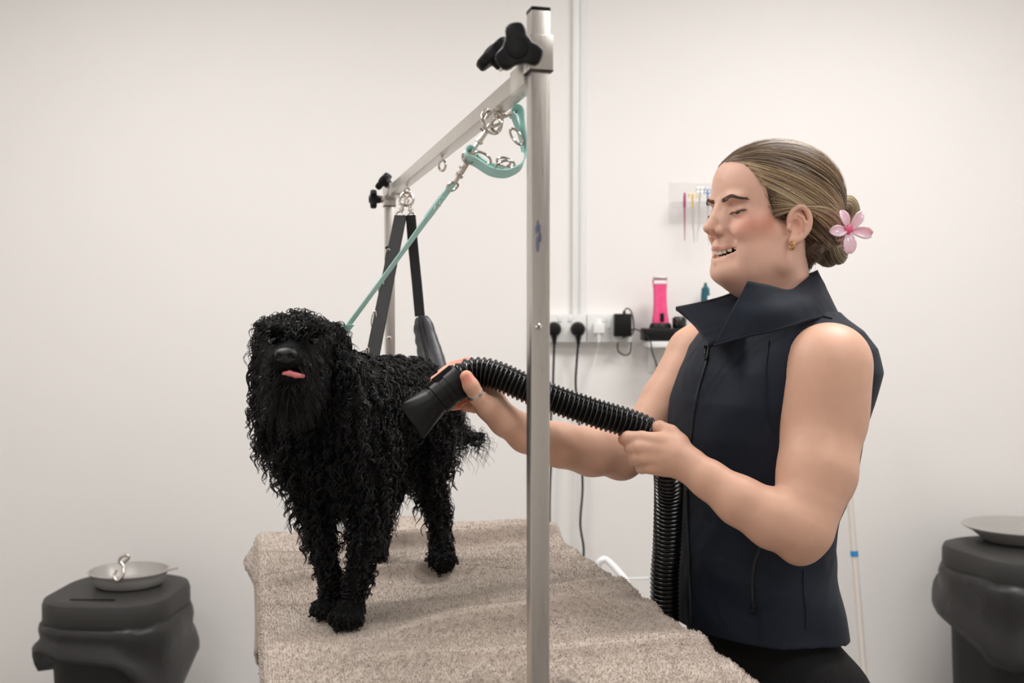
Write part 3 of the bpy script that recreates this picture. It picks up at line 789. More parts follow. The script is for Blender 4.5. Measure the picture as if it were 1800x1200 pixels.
# trunk
D.ell(P(590, 740, 1.46), (.066, .088, .092), k=.0)
D.ell(P(615, 800, 1.44), (.052, .06, .075), k=.04)
D.cone(P(600, 725, 1.47), P(705, 712, 1.70), .068, .060, k=.05)
D.cone(P(640, 705, 1.50), P(715, 690, 1.72), .052, .054, k=.05)
D.ell(P(728, 725, 1.72), (.055, .064, .07), k=.04)
# neck
D.cone(P(590, 720, 1.44), P(540, 640, 1.36), .056, .048, k=.04)
# head
HC = P(522, 614, 1.33)
D.ell(HC, (.048, .055, .048), k=.03)
D.cone(P(520, 628, 1.30), P(504, 640, 1.235), .038, .024, k=.02)
D.cone(P(520, 650, 1.29), P(507, 668, 1.235), .033, .018, k=.012)
D.ell(P(513, 690, 1.27), (.034, .028, .03), k=.02)
D.ell(P(513, 653, 1.222), (.020, .010, .0045), k=.004, op='s')
for px in (480, 551): D.ell(P(px, 592, 1.262), (.016, .012, .011), k=.012, op='s')
for px in (478, 553): D.ell(P(px, 578, 1.262), (.02, .014, .009), k=.014)
# ears
D.chain([P(474, 585, 1.34), P(467, 640, 1.335), P(468, 720, 1.335), P(469, 782, 1.34)], [.015, .017, .015, .011], k=.02, kin=.01)
D.chain([P(584, 590, 1.35), P(598, 650, 1.345), P(610, 710, 1.345), P(620, 752, 1.35)], [.016, .022, .022, .013], k=.02, kin=.01)
# legs
D.chain([P(530, 800, 1.43), P(548, 880, 1.425), P(563, 950, 1.415), P(578, 1010, 1.42), P(584, 1058, 1.425)], [.040, .022, .0165, .0145, .0145], k=.04, kin=.012)
D.chain([P(640, 800, 1.44), P(645, 880, 1.42), P(640, 950, 1.40), P(630, 1010, 1.395), P(620, 1068, 1.39)], [.040, .024, .0175, .0160, .0155], k=.04, kin=.012)
D.chain([P(752, 740, 1.71), P(752, 800, 1.68), P(758, 860, 1.66), P(772, 905, 1.68), P(776, 950, 1.665), P(777, 992, 1.65)], [.048, .040, .022, .0150, .0140, .0155], k=.04, kin=.015)
D.chain([P(680, 760, 1.76), P(688, 830, 1.74), P(668, 885, 1.75), P(668, 930, 1.765), P(664, 962, 1.75)], [.045, .034, .020, .016, .016], k=.04, kin=.015)
def paw(c, w, dirx=(0, -1), k=.008):
    c = np.array(c); f = unit([dirx[0], dirx[1], 0]); s = np.array([-f[1], f[0], 0])
    z = TZ + .003 + float(towel_h(np.array((c[:2] * TV[:2]).sum()), np.array((c[:2] * TU[:2]).sum())))
    base = np.array([c[0], c[1], z + .015])
    D.ell(base, (w * .85, w * .85, .018), k=.012)
    for i, o in enumerate((-.72, -.26, .26, .72)):
        p = base + s * w * o + f * w * (.85 if i in (1, 2) else .58) - [0, 0, .003]
        D.ell(p, (w * .30, w * .42, .0125), np.column_stack([s, f, [0, 0, 1.]]), k=.0015)
    return base
paw(P(580, 1082, 1.425), .023, (-.25, -1)); paw(P(612, 1098, 1.385), .024, (-.15, -1)); paw(P(778, 1008, 1.65), .024, (0, -1)); paw(P(662, 975, 1.75), .022, (-.1, -1))
# tail
D.chain([P(768, 720, 1.76), P(795, 752, 1.82), P(825, 768, 1.85), P(848, 765, 1.86)], [.022, .014, .011, .006], k=.02, kin=.005)
DV, DQ = D.mesh(1)
DN = normals(DV, DQ)
body = obj('body', DV, DQ, 'dogskin', dog)
# sample roots
fcn = DV[DQ].mean(1); fa = np.linalg.norm(np.cross(DV[DQ[:, 2]] - DV[DQ[:, 0]], DV[DQ[:, 3]] - DV[DQ[:, 1]]), axis=1)
def topx(p):   # photo pixel of world points
    q = p - [0, 0, CZ]; f = q[:, 1] * math.cos(PITCH) - q[:, 2] * math.sin(PITCH); u = q[:, 1] * math.sin(PITCH) + q[:, 2] * math.cos(PITCH)
    return 900 + FPX * q[:, 0] / f, 600 - FPX * u / f
def roots(n, wfn=None):
    w = fa.copy()
    if wfn is not None: w = w * wfn(fcn)
    k = rng.choice(len(DQ), n, p=w / w.sum()); b = rng.dirichlet((1, 1, 1, 1), n)
    return (DV[DQ[k]] * b[..., None]).sum(1), (DN[DQ[k]] * b[..., None]).sum(1)
FV, FF, nF = [], [], 0
def addl(V, F):
    global nF
    FV.append(V); FF.append(F + nF); nF += len(V)
nosep = P(503, 626, 1.215)
def dz_mask(p):
    px, py = topx(p)
    m = np.ones(len(p))
    m[(np.linalg.norm(p - nosep, axis=1) < .0155)] = 0          # nose
    m[(np.abs(px - 511) < 20) & (np.abs(py - 658) < 11) & (p[:, 1] < 1.27)] = 0
    for ex in (480, 551): m[(np.linalg.norm(p - P(ex, 597, 1.27), axis=1) < .0165)] = 0
    return m
# region classes
N = 19000
p, n_ = roots(N, lambda c: dz_mask(c) * np.where(c[:, 2] - TZ < .15, 2.0, 1.0)); px, py = topx(p); z = p[:, 2] - TZ
L = np.full(N, .026); cr = np.full(N, .0026); cu = np.full(N, 2.2); dr = np.full(N, .75); r0 = np.full(N, .00095)
head = (p[:, 1] < 1.40) & (py < 735) & (px < 640)
face = head & (p[:, 1] < 1.30)
ear = ((px < 478) & (py > 600) & (py < 830)) | ((px > 588) & (px < 650) & (py > 570) & (py < 775) & (p[:, 1] < 1.40))
back = (~head) & (n_[:, 2] > .35) & (z > .2)
side = (~head) & (n_[:, 2] <= .35) & (z > .17)
leg = z < .17
L[back] = .014; cr[back] = .0026; cu[back] = 2.6; dr[back] = .5
L[side] = rng.uniform(.016, .030, side.sum()); cr[side] = .0034
L[leg] = np.clip(.008 + z[leg] * .06, .006, .016); dr[leg] = .9; cr[leg] = .0025
under = (~head) & (n_[:, 2] < -.3) & (z > .12) & (z < .3); L[under] = .020; dr[under] = 1.1
chest = (~head) & (p[:, 1] < 1.5) & (z > .12) & (px < 690); L[chest] = rng.uniform(.018, .034, chest.sum()); cu[chest] = 2.0; dr[chest] = 1.0
L[head] = rng.uniform(.012, .020, head.sum()); cu[head] = 1.1; cr[head] = .0022; dr[head] = .8
L[ear] = rng.uniform(.018, .032, ear.sum()); dr[ear] = 1.25; cu[ear] = 2.2; cr[ear] = .0022
paws = z < .035; L[paws] = .007; cr[paws] = .0012; r0[paws] = .0009
d0 = n_ + rng.normal(0, .25, (N, 3)); d0[:, 2] -= np.where(leg | side | chest | ear, .5, .1)
# beard and moustache: sweep out and down
muz = face & (py > 600) & (np.abs(px - 508) < 58)
d0[muz, 0] += np.sign(px[muz] - 508) * .5; d0[muz, 2] -= .8; L[muz] = np.where(py[muz] > 650, .019, .011); dr[muz] = 1.1; cu[muz] = .7; cr[muz] = .0012; r0[muz] = .0006
bridge = face & (py < 640) & (np.abs(px - 510) < 30) & (py > 596); L[bridge] = .006; d0[bridge, 2] -= .2
brow = face & (py <= 596); L[brow] = np.minimum(L[brow], .012); r0[brow] = .0008
d0 /= np.linalg.norm(d0, axis=1)[:, None]
addl(*locks(p - n_ * .001, d0, L * rng.uniform(.7, 1.25, N), r0 * rng.uniform(.6, 1.2, N), cu * rng.uniform(.5, 1.2, N), cr * rng.uniform(.7, 1.6, N), dr, n=12, cl=7))
# topknot curls standing off the crown
p, n_ = roots(420, lambda c: ((c[:, 1] < 1.42) & (topx(c)[1] < 600) & (topx(c)[0] < 620)).astype(float) * dz_mask(c))
d0 = n_ + rng.normal(0, .35, (420, 3)); d0 /= np.linalg.norm(d0, axis=1)[:, None]
addl(*locks(p, d0, rng.uniform(.014, .028, 420), rng.uniform(.0006, .0012, 420), .8, .005, 1.0, n=12))
# long ear strings
p, n_ = roots(560, lambda c: (((topx(c)[0] < 485) & (topx(c)[1] > 640) & (topx(c)[1] < 830)) | ((topx(c)[0] > 585) & (topx(c)[0] < 655) & (topx(c)[1] > 590) & (topx(c)[1] < 780) & (c[:, 1] < 1.41))).astype(float))
d0 = n_ * .35 + np.array([0, 0, -1.]) + rng.normal(0, .12, (560, 3)); d0 /= np.linalg.norm(d0, axis=1)[:, None]
addl(*locks(p, d0, rng.uniform(.02, .045, 560), rng.uniform(.0009, .0013, 560), 2.2, .0030, .3, n=18, cl=4))
# tail strings
p, n_ = roots(230, lambda c: ((topx(c)[0] > 785) & (c[:, 1] > 1.74) & (topx(c)[1] > 700)).astype(float))
d0 = n_ * .5 + np.array([.7, 0, -.35]) + rng.normal(0, .45, (230, 3)); d0 /= np.linalg.norm(d0, axis=1)[:, None]
addl(*locks(p, d0, rng.uniform(.025, .055, 230), rng.uniform(.0005, .0011, 230), 1.8, .0042, .8, n=18))
# thigh, elbow and belly feathering
p, n_ = roots(900, lambda c: ((((topx(c)[1] > 790) & (topx(c)[1] < 960)) | ((topx(c)[0] < 540) & (topx(c)[1] > 720))) & (c[:, 1] > 1.36)).astype(float))
d0 = n_ * .9 + np.array([0, 0, -.8]) + rng.normal(0, .3, (900, 3)); d0 /= np.linalg.norm(d0, axis=1)[:, None]
addl(*locks(p, d0, rng.uniform(.018, .036, 900), rng.uniform(.0007, .0013, 900), 1.2, .0036, .9, n=14, cl=3))
# fine wisps: whiskers, chin
p, n_ = roots(500, lambda c: ((c[:, 1] < 1.31) & (topx(c)[1] > 610) & (np.abs(topx(c)[0] - 510) < 60)).astype(float) * dz_mask(c))
d0 = n_ * .7 + np.array([0, 0, -.9]) + rng.normal(0, .2, (500, 3)); d0[:, 0] += np.sign(topx(p)[0] - 508) * .5; d0 /= np.linalg.norm(d0, axis=1)[:, None]
addl(*locks(p, d0, rng.uniform(.014, .03, 500), .00035, .5, .002, 1.0, n=12))
fur = obj('fur', np.concatenate(FV), np.concatenate(FF), 'fur', dog); tag(fur, kind='stuff')
# nose
NV = Vol(nosep - .03, nosep + .03, .0009)
NV.ell(nosep, (.0125, .009, .0095)); NV.ell(nosep + [0, -.001, .0035], (.0135, .0075, .006), k=.005)
for s in (-1, 1):
    NV.ell(nosep + [s * .0064, -.0088, .0005], (.0036, .005, .0028), k=.002, op='s')
    NV.ell(nosep + [s * .0102, -.006, -.002], (.0028, .005, .0011), k=.002, op='s')
NV.cone(nosep + [0, -.0095, -.010], nosep + [0, -.0095, .001], .0009, .0009, k=.002, op='s')
v, q = NV.mesh(1); obj('nose', v, q, 'nose', dog)
for px_ in (480, 551):
    ec = P(px_, 597, 1.262); v, q = Vol(ec - .012, ec + .012, .0012).ell(ec, (.0062, .0062, .0062)).mesh(1); obj('eye', v, q, 'eye', dog)
tc = P(510, 659, 1.222); TVv = Vol(tc - .03, tc + .03, .0009)
TVv.chain([tc + [-.0125, .003, -.004], tc + [-.006, -.003, .0015], tc + [0, -.004, .0025], tc + [.007, -.002, .0], tc + [.0150, .003, -.0015]], [.0026, .0032, .0034, .0032, .0028], k=.003)
v, q = TVv.mesh(1); tng = obj('tongue', v, q, 'tongue', dog); tag(tng, 'pink tongue tip')

# ------------------------------------------------------------------ teal grooming strap (noose) and loop on first eyelet
def clip(parent, a, b, side, R=.009, name='snap_hook'):
    """trigger snap from a (ring end) to b (swivel end)"""
    a = np.asarray(a, float); b = np.asarray(b, float); d = unit(b - a); L = np.linalg.norm(b - a); s = unit(np.asarray(side) - d * (np.asarray(side) @ d))
    m = MB(); hook = [a + d * (R * 1.6), a + d * .2 * R + s * R * .9, a - d * R * .6 + s * R * .2, a - d * R * .1 - s * R * .85, a + d * R * 1.0 - s * R * .9]
    m.tube(catmull(hook, 6), .0021, 10)
    m.tube([a + d * R * 1.2, a + d * L * .62], [.0034, .0036], 12)
    m.lathe(a + d * L * .6, [(.0036, 0), (.0052, .001), (.0052, .004), (.0036, .005)], 16, d)
    m.tube([a + d * L * .40 - s * .002, a + d * L * .40 - s * .008], .0014, 8)
    m.tube([a + d * (L * .6 + .005), b - d * .004], .0026, 10)
    m.ring(b + d * .003, .0075, .0016, np.cross(d, s), 20, 8)
    return m.build(name, 'chrome', parent)
E1 = EYES['a']
lp = empty('spacer_loop', E1, 'short teal webbing loop with chrome rings dangling from the first eyelet beside the near post', 'loop')
de = E1[1]
q = lambda px, py, dd=0: P(px, py, de + dd)
clip(lp, q(872, 206), q(826, 272), (1, 0, .6), .010)
MB().ring(q(864, 214), .0145, .0026, unit(np.array([.6, -.75, .2])), 28, 10).build('ring', 'chrome', lp)
MB().tube([q(876, 208), q(903, 198)], .0026, 10).build('hook_bar', 'chrome', lp)
def band(pts, w, name, parent, side=(0, -1, .15), t=.0016):
    c = catmull(pts, 10); return MB().strap(c, w, t, side).build(name, 'teal', parent)
band([q(903, 209), q(901, 196, -.003), q(909, 190, -.004), q(916, 200, -.002), q(919, 225), q(923, 250), q(924, 272), q(915, 292), q(897, 303), q(880, 305), q(860, 300), q(838, 286), q(822, 278, -.003), q(818, 268, -.004), q(824, 263), q(833, 268, .004)], .017, 'loop_webbing', lp, (.25, -1, .55))
band([q(903, 207, .004), q(909, 222, .004), q(915, 240, .004), q(918, 256, .004), q(920, 266, .004)], .012, 'loop_webbing', lp, (.25, -1, .4))
band([q(833, 268, .004), q(842, 279, .006), q(858, 290, .006), q(868, 292, .004), q(880, 297, .004), q(893, 297, .004)], .010, 'loop_webbing', lp, (.25, -1, .6))
def dring(c, a, parent, R=.0115, sq=.45):
    n = 26; t = np.linspace(0, 2 * np.pi, n, endpoint=False); u = unit(a); w = unit(np.cross(u, [0.2, -1, .1]))
    pts = np.asarray(c) + R * np.cos(t)[:, None] * u + R * sq * np.sin(t)[:, None] * w + .003 * np.sin(t)[:, None] * np.array([0, 1, 0])
    MB().tube(pts, .0016, 8, closed=True, up=(0, 1, 0)).build('ring', 'chrome', parent)
dring(q(908, 240, -.004), q(918, 252) - q(900, 228), lp); dring(q(848, 277, -.004), q(860, 284) - q(834, 270), lp)
dring(q(889, 286, -.004), q(905, 292) - q(876, 282), lp); dring(q(884, 290, -.006), q(898, 284) - q(870, 296), lp, .010, .4)
ls = empty('grooming_leash', P(605, 580, 1.38), 'teal webbing leash running from the dangling loop down to the dog\'s neck', 'leash')
clip(ls, P(829, 274, de), P(797, 325, de + .03), (1, 0, .5), .008)
A0 = P(793, 327, de + .03); A1 = P(604, 583, 1.385)
off = np.array([.0026, 0, .0020])
band([A0 + off * 1.6, A0 * .9 + A1 * .1 + off * 1.6, A0 * .5 + A1 * .5 + off * .9, A1 + off * 1.2], .0062, 'strap', ls, (.8, 0, .6))
band([A0 - off * 1.6, A0 * .9 + A1 * .1 - off * 1.8, A0 * .5 + A1 * .5 - off * .9, A1 - off * 1.2], .0062, 'strap', ls, (.8, 0, .6))
band([A0 - off * 1.6, A0 + unit(A0 - A1) * .006, A0 + off * 1.6], .0062, 'strap', ls, (.8, 0, .6))
B0 = A0 * .87 + A1 * .13; MB().strap([A0 * .93 + A1 * .07 + [0, -.004, 0], A0 * .80 + A1 * .20 + [0, -.004, 0]], .011, .003, (.8, 0, .6)).build('stitched_tab', 'teal', ls)
MB().tube([B0 + [.004, -.007, .008], B0 + [-.002, -.007, -.004], B0 + [.006, -.007, 0], B0 + [.004, -.007, .008]], .001, 6).build('slide', 'chrome', ls)
MB().strap([A0 * .06 + A1 * .94, A1, A1 + (A1 - A0) * .05], .016, .004, (.8, 0, .6)).build('slider', 'teal', ls)
# noose round the neck
nc = P(552, 655, 1.385); th = np.linspace(0, 2 * np.pi, 40, endpoint=False)
u1 = unit(A1 - nc); u2 = unit(np.cross(u1, [0.2, 1, -.5]))
n3 = unit(np.array([.15, -.85, .5])); u2 = unit(np.cross(n3, u1))
# ------------------------------------------------------------------ black belly sling on third eyelet
E3 = EYES['c']; d3 = E3[1]
sl = empty('belly_sling', E3, 'black padded belly sling hanging from the far eyelet around the dog\'s hindquarters', 'sling')
q = lambda px, py, dd=0: P(px, py, d3 + dd)
MB().ring(E3 - [0, 0, .012], .0125, .0028, (.2, -1, .1), 26, 10).build('ring', 'chrome', sl)
clip(sl, q(711, 350), q(704, 376), (1, 0, 0), .009); clip(sl, q(719, 350), q(723, 378), (1, 0, 0), .009)
def ws(pts, w, name, mt='webbing', side=(1, -.1, 0), t=.007):
    return MB().strap(catmull(pts, 8), w, t, side).build(name, mt, sl)
ws([q(704, 380), q(696, 420, -.03), q(680, 500, -.10), q(664, 580, -.18), q(655, 626, -.22), q(648, 660, -.25)], .0225, 'front_strap')
ws([q(722, 378, .0), q(726, 430, .0), q(733, 500, -.01), q(738, 555, -.02)], .0185, 'rear_strap')
ws([q(682, 432, -.03), q(687, 442, -.03)], .012, 'strap_end')
for (px_, py_) in ((681, 450), (670, 503), (657, 560), (644, 625)):
    dd = -.03 - (py_ - 430) / 200 * .2; c = q(px_, py_, dd); t = np.linspace(0, 2 * np.pi, 20, endpoint=False)
    pts = c + np.outer(np.cos(t) * .004, [1, 0, 0]) + np.outer(np.sin(t) * .014, unit([.18, 0, 1.]))
    MB().tube(pts, .0012, 8, closed=True, up=(0, 1, 0)).build('ring', 'chrome', sl)
# padded sleeve: a curved C-shaped sleeve, open folded edge with dark piping
cl = [q(741, 557, -.02), q(748, 590, -.03), q(757, 625, -.05), q(766, 660, -.08), q(768, 700, -.12)]
c = catmull(cl, 8); k = len(c); wv = np.interp(np.linspace(0, 1, k), [0, .12, .5, 1], [.022, .038, .048, .052])
m = MB(); T = np.gradient(c, axis=0); T /= np.linalg.norm(T, axis=1)[:, None]
S = np.tile([1., 0, .15], (k, 1)); S -= T * (S * T).sum(1)[:, None]; S /= np.linalg.norm(S, axis=1)[:, None]; Nn = np.cross(S, T)
n = 22; a = np.linspace(0, 2 * np.pi, n, endpoint=False); V = []
for i in range(k):
    for t in a:
        r = wv[i] / 2; rip = 1 + .05 * math.sin(i * 1.5 + 2 * t) * (1 if math.cos(t) < 0 else .3)
        V.append(c[i] + S[i] * r * math.cos(t) * rip + Nn[i] * r * .62 * math.sin(t))
Fq = [[i * n + j, i * n + (j + 1) % n, (i + 1) * n + (j + 1) % n, (i + 1) * n + j] for i in range(k - 1) for j in range(n)] + [list(range(n))[::-1], [(k - 1) * n + j for j in range(n)]]
m.add(V, Fq).build('padded_sleeve', 'leather', sl)
edge = np.array([c[i] + S[i] * wv[i] * -.10 + np.array([0, -1, 0]) * wv[i] * .33 for i in range(k)])
MB().tube(edge, .0042, 8).build('piping', 'webbing', sl)
edge2 = np.array([c[i] + S[i] * wv[i] * .06 + np.array([0, -1, 0]) * wv[i] * .33 for i in range(k)])
MB().tube(edge2, .0016, 6).build('piping', 'webbing', sl)
# ------------------------------------------------------------------ person
PSI = math.radians(22)
HO = P(1353, 403, 1.62)
HR = np.column_stack([[-math.cos(PSI), -math.sin(PSI), 0], [math.sin(PSI), -math.cos(PSI), 0], [0, 0, 1.]])   # columns F,S,U
def hw(p): return np.asarray(p, float) @ HR.T + HO
def mm(*a): return np.array(a, float) * .001
BF = unit([-.89, -.46, 0]); BS = np.array([-BF[1], BF[0], 0])
who = empty('person', [.43, 1.64, 0], 'smiling person in a sleeveless navy vest drying the dog with a hose', 'person')

# ---- skin material: painted tone from a point colour attribute
t = NT('skin'); at_ = t.node('ShaderNodeVertexColor'); at_.layer_name = 'tone'
nz = t.node('ShaderNodeTexNoise'); nz.inputs['Scale'].default_value = 45; nz.inputs['Detail'].default_value = 5
mx = t.node('ShaderNodeMix'); mx.data_type = 'RGBA'; mx.blend_type = 'MULTIPLY'; mx.inputs['Factor'].default_value = .5
cr_ = t.node('ShaderNodeValToRGB'); cr_.color_ramp.elements[0].color = (.86, .80, .78, 1); cr_.color_ramp.elements[1].color = (1.08, 1.06, 1.04, 1)
t.link(nz.outputs['Fac'], cr_.inputs[0]); t.link(at_.outputs['Color'], mx.inputs['A']); t.link(cr_.outputs['Color'], mx.inputs['B'])
t.link(mx.outputs['Result'], t.b.inputs['Base Color'])
n2 = t.node('ShaderNodeTexNoise'); n2.inputs['Scale'].default_value = 900
bp = t.node('ShaderNodeBump'); bp.inputs['Strength'].default_value = .12; bp.inputs['Distance'].default_value = .001
t.link(n2.outputs['Fac'], bp.inputs['Height']); t.link(bp.outputs[0], t.b.inputs['Normal'])
t.set(Roughness=.48); t.b.inputs['Subsurface Weight'].default_value = .18; t.b.inputs['Subsurface Radius'].default_value = (1, .35, .18); t.b.inputs['Subsurface Scale'].default_value = .006
t.b.inputs['Specular IOR Level'].default_value = .4
M['skin'] = t.m
SKIN = np.array(srgb(216, 172, 148)[:3]); FACE = np.array(srgb(228, 184, 163)[:3])

# ---- head (local metres: F forward, S to her left, U up)
H = Vol(mm(-112, -92, -170), mm(136, 96, 145), .00155)
def E(c, r, k=8, op='u', R=None):
    H.ell(mm(*c), mm(*r), R, k * .001, op)
def E2(c, r, k=8, op='u'):
    for s in (-1, 1): E((c[0], c[1] * s, c[2]), r, k, op)
def Cn(pts, rs, k=5, op='u', both=False):
    for s in ((-1, 1) if both else (1,)):
        q = [mm(a, b * s, c) for a, b, c in pts]; H.chain(q, [r * .001 for r in rs], k * .001, min(k, 4) * .001, op)
E((-4, 0, 60), (94, 73, 74), 0); E((34, 0, 62), (64, 61, 54), 18); E((40, 0, 82), (45, 52, 34), 18)
E((42, 0, 10), (50, 57, 62), 18); E((46, 0, -22), (47, 44, 46), 14)
E2((60, 41, 2), (25, 19, 20), 14); E2((74, 33, -9), (18.5, 17.5, 15.5), 10)
Cn([(14, 54, -18), (18, 49, -50)], [17, 17], 24, both=True); Cn([(20, 45, -54), (58, 29, -65), (84, 8, -71)], [19, 17, 14], 22, both=True)
E((88, 0, -72), (15, 20, 13), 12); E((50, 0, -62), (48, 42, 28), 22); E2((46, 37, -36), (36, 19, 36), 14)
E((88, 0, -45), (15, 22, 18), 12)
# neck
Cn([(-6, 0, -20), (-14, 0, -90), (-30, 0, -165)], [52, 52, 56], 30)
E((34, 0, -86), (40, 38, 26), 26)
# brow, sockets, lids
E2((86, 23, 45), (13, 22, 8), 10); E2((99, 35, 27), (12, 16, 9.5), 10, 's')
E2((75.0, 31, 26), (13.2, 15.5, 11.6), 5)
for s in (-1, 1):
    lid = [(84.5, 17, 22.5), (88.2, 24, 21.6), (88.6, 31, 21.4), (86.2, 38, 22.4), (80.5, 45, 24.5)]
    q = [mm(a, b * s, c) for a, b, c in lid]; H.chain(q, [.0009] * 5, .0012, .001, 's')
    crease = [(87, 17, 32), (90.5, 25, 35), (88.5, 36, 34.5), (80, 46, 30)]
    H.chain([mm(a, b * s, c) for a, b, c in crease], [.0008] * 4, .003, .001, 's')
# nose
Cn([(91, 0, 38), (98, 0, 27), (106, 0, 14), (113, 0, 3), (117.5, 0, -2)], [9.5, 8.0, 7.2, 7.2, 7.6], 9); E2((90, 11, 8), (14, 9, 20), 10)
E2((102, 10.5, -6.5), (9.5, 5.6, 6.2), 6); E((109, 0, -9.5), (9, 4, 4.5), 4)
E2((106.5, 6.4, -14), (5.8, 3.0, 3.8), 2.5, 's')
pass
# mouth: lips, cavity
E((94, 0, -27), (10, 17, 10), 8)
Cn([(68, 33, -27), (84, 25, -31), (97, 13, -33), (102.5, 0, -32)], [2.2, 2.8, 3.3, 3.5], 4, both=True)
Cn([(68, 33, -28), (82, 25, -42), (94, 13, -52.5), (99.5, 0, -55)], [2.2, 3.4, 5.2, 6.0], 4, both=True)
Cn([(72, 32, -28.5), (84, 25.5, -36), (95, 14, -42), (102, 0, -43.5)], [.8, 3.4, 5.8, 6.4], 1.5, 's', both=True)
E((80, 0, -40), (20, 23, 7), 2, 's')
Cn([(97, 18, -9), (88, 28, -18), (74, 38, -28), (70, 38, -38)], [.8, 1.1, 1.6, 1.0], 9, 's', both=True)
pass
# ears
for s in (-1, 1):
    def e_(a, b, c): return mm(a * .88 + 14, (b + 4) * s, c - 3)
    tilt = np.column_stack([unit([.93, -.34 * s, -.12]), unit([.34 * s, .93, 0]), unit([.1, 0, 1])])
    H.ell(e_(-8, 73, 6), mm(16, 7, 25), tilt, .004)
    rim_ = [(6, 72.5, 4), (8, 74, 14), (3, 77.5, 26), (-8, 81, 31), (-20, 83.5, 26), (-26, 85, 12), (-24, 84, -3), (-16, 80.5, -14), (-8, 77, -21)]
    rim = catmull(np.array(rim_, float), 5); H.chain([e_(*p) for p in rim], list(np.interp(np.linspace(0, 8, len(rim)), range(9), [.0022, .0028, .0031, .0033, .0034, .0034, .0032, .003, .0035])), .003, .003)
    H.ell(e_(1, 74.5, -21), mm(8, 4.2, 8.5), None, .006)
    H.ell(e_(-1, 79, 2), mm(8, 7, 10), None, .0025, 's'); H.ell(e_(-7, 82, 20), mm(8, 4, 5.5), None, .002, 's')
    H.chain([e_(-17, 83, -6), e_(-17.5, 84, 6), e_(-14, 82, 14), e_(-6, 80, 18)], [.0026, .0028, .0026, .002], .002, .002)
    H.ell(e_(9, 73.5, -1), mm(4, 3.8, 6), None, .003)
hv, hq = H.mesh(1)

# tone painting in head space (make-up, lips, cheeks)
def tone(v):
    c = np.tile(FACE, (len(v), 1)); q = v * 1000; S = np.abs(q[:, 1])
    g = lambda a, b, u, ra, rb, ru: np.exp(-(((q[:, 0] - a) / ra) ** 2 + ((S - b) / rb) ** 2 + ((q[:, 2] - u) / ru) ** 2))
    def mixc(w, col):
        nonlocal c; w = np.clip(w, 0, 1)[:, None]; c = c * (1 - w) + np.array(srgb(*col)[:3]) * w
    mixc(.75 * g(66, 44, 0, 26, 20, 17), (214, 122, 98)); mixc(.42 * g(42, 62, 8, 18, 16, 20), (214, 130, 104)); mixc(.3 * g(116, 0, -6, 12, 12, 10), (205, 128, 105))
    mixc(.5 * g(84, 31, 33, 14, 16, 6), (176, 122, 92)); mixc(.35 * g(-8, 80, 5, 25, 12, 25), (222, 140, 112))
    # lips: distance to lip chains
    def dist(pts):
        d = np.full(len(v), 1e3)
        qa = np.column_stack([q[:, 0], S, q[:, 2]])
        for a, b in zip(pts[:-1], pts[1:]):
            a = np.array(a, float); b = np.array(b, float); ab = b - a; t_ = np.clip(((qa - a) @ ab) / (ab @ ab), 0, 1)
            d = np.minimum(d, np.linalg.norm(qa - a - t_[:, None] * ab, axis=1))
        return d
    d1 = dist([(69, 33, -27), (84, 25, -31), (98, 13, -33.0), (103.5, 0, -32)]); d2 = dist([(69, 33, -28), (83, 25, -42), (96, 13, -53), (102, 0, -55.5)])
    mixc(np.clip((4.4 - np.minimum(d1, d2 - .6)) / 1.4, 0, 1) * .85, (196, 98, 92))
    db = dist([(99, 12, 41), (95, 21, 43), (87, 33, 46.2), (77, 46, 42.5)]); mixc(np.clip((3.6 - .03 * (S - 12) - db) / 1.5, 0, 1) * .8, (98, 70, 58))
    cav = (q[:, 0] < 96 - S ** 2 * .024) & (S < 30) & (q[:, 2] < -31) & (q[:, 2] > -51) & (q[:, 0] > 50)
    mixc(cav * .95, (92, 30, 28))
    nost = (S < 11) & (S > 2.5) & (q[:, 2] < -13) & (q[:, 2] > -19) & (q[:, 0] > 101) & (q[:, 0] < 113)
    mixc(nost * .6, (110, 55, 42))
    lid_ = dist([(85, 17, 22.5), (88.7, 24, 21.6), (89.2, 31, 21.4), (86.8, 38, 22.4), (81, 45, 24.5)])
    mixc(np.clip((2.0 - lid_) / 1.0, 0, 1) * .85, (48, 32, 26))
    return c
hcol = tone(hv)
parts_v = [hw(hv)]; parts_q = [hq]; parts_c = [hcol]; nb = len(hv)
def addskin(vol, sm=1, tips=()):
    global nb
    v, q = vol.mesh(sm); c = np.tile(SKIN, (len(v), 1))
    for (p, r) in tips:
        w = (.6 * np.exp(-(np.linalg.norm(v - p, axis=1) / r) ** 2))[:, None]; c = c * (1 - w) + np.array(srgb(232, 120, 100)[:3]) * w
    parts_v.append(v); parts_q.append(q + nb); parts_c.append(c); nb += len(v)
# ---- left arm (near) and hand closed on the hose
LA = Vol(P(1080, 1030, 1.30) * [1, 0, 1] + [0, 1.30, 0], [.60, 1.66, 1.40], .0021)
LA.chain([P(1440, 625, 1.53), P(1457, 640, 1.478), P(1446, 740, 1.465), P(1436, 830, 1.425), P(1408, 925, 1.390)], [.050, .0595, .0600, .0545, .044], k=.02, kin=.012)
LA.ell(P(1452, 690, 1.462), (.058, .058, .085), k=.02)
LA.chain([P(1408, 928, 1.390), P(1360, 912, 1.392), P(1300, 880, 1.402), P(1245, 842, 1.420), P(1207, 817, 1.436)], [.043, .0415, .0345, .0270, .0235], k=.012, kin=.01)
LA.ell(P(1404, 964, 1.392), (.022, .022, .021), k=.02)
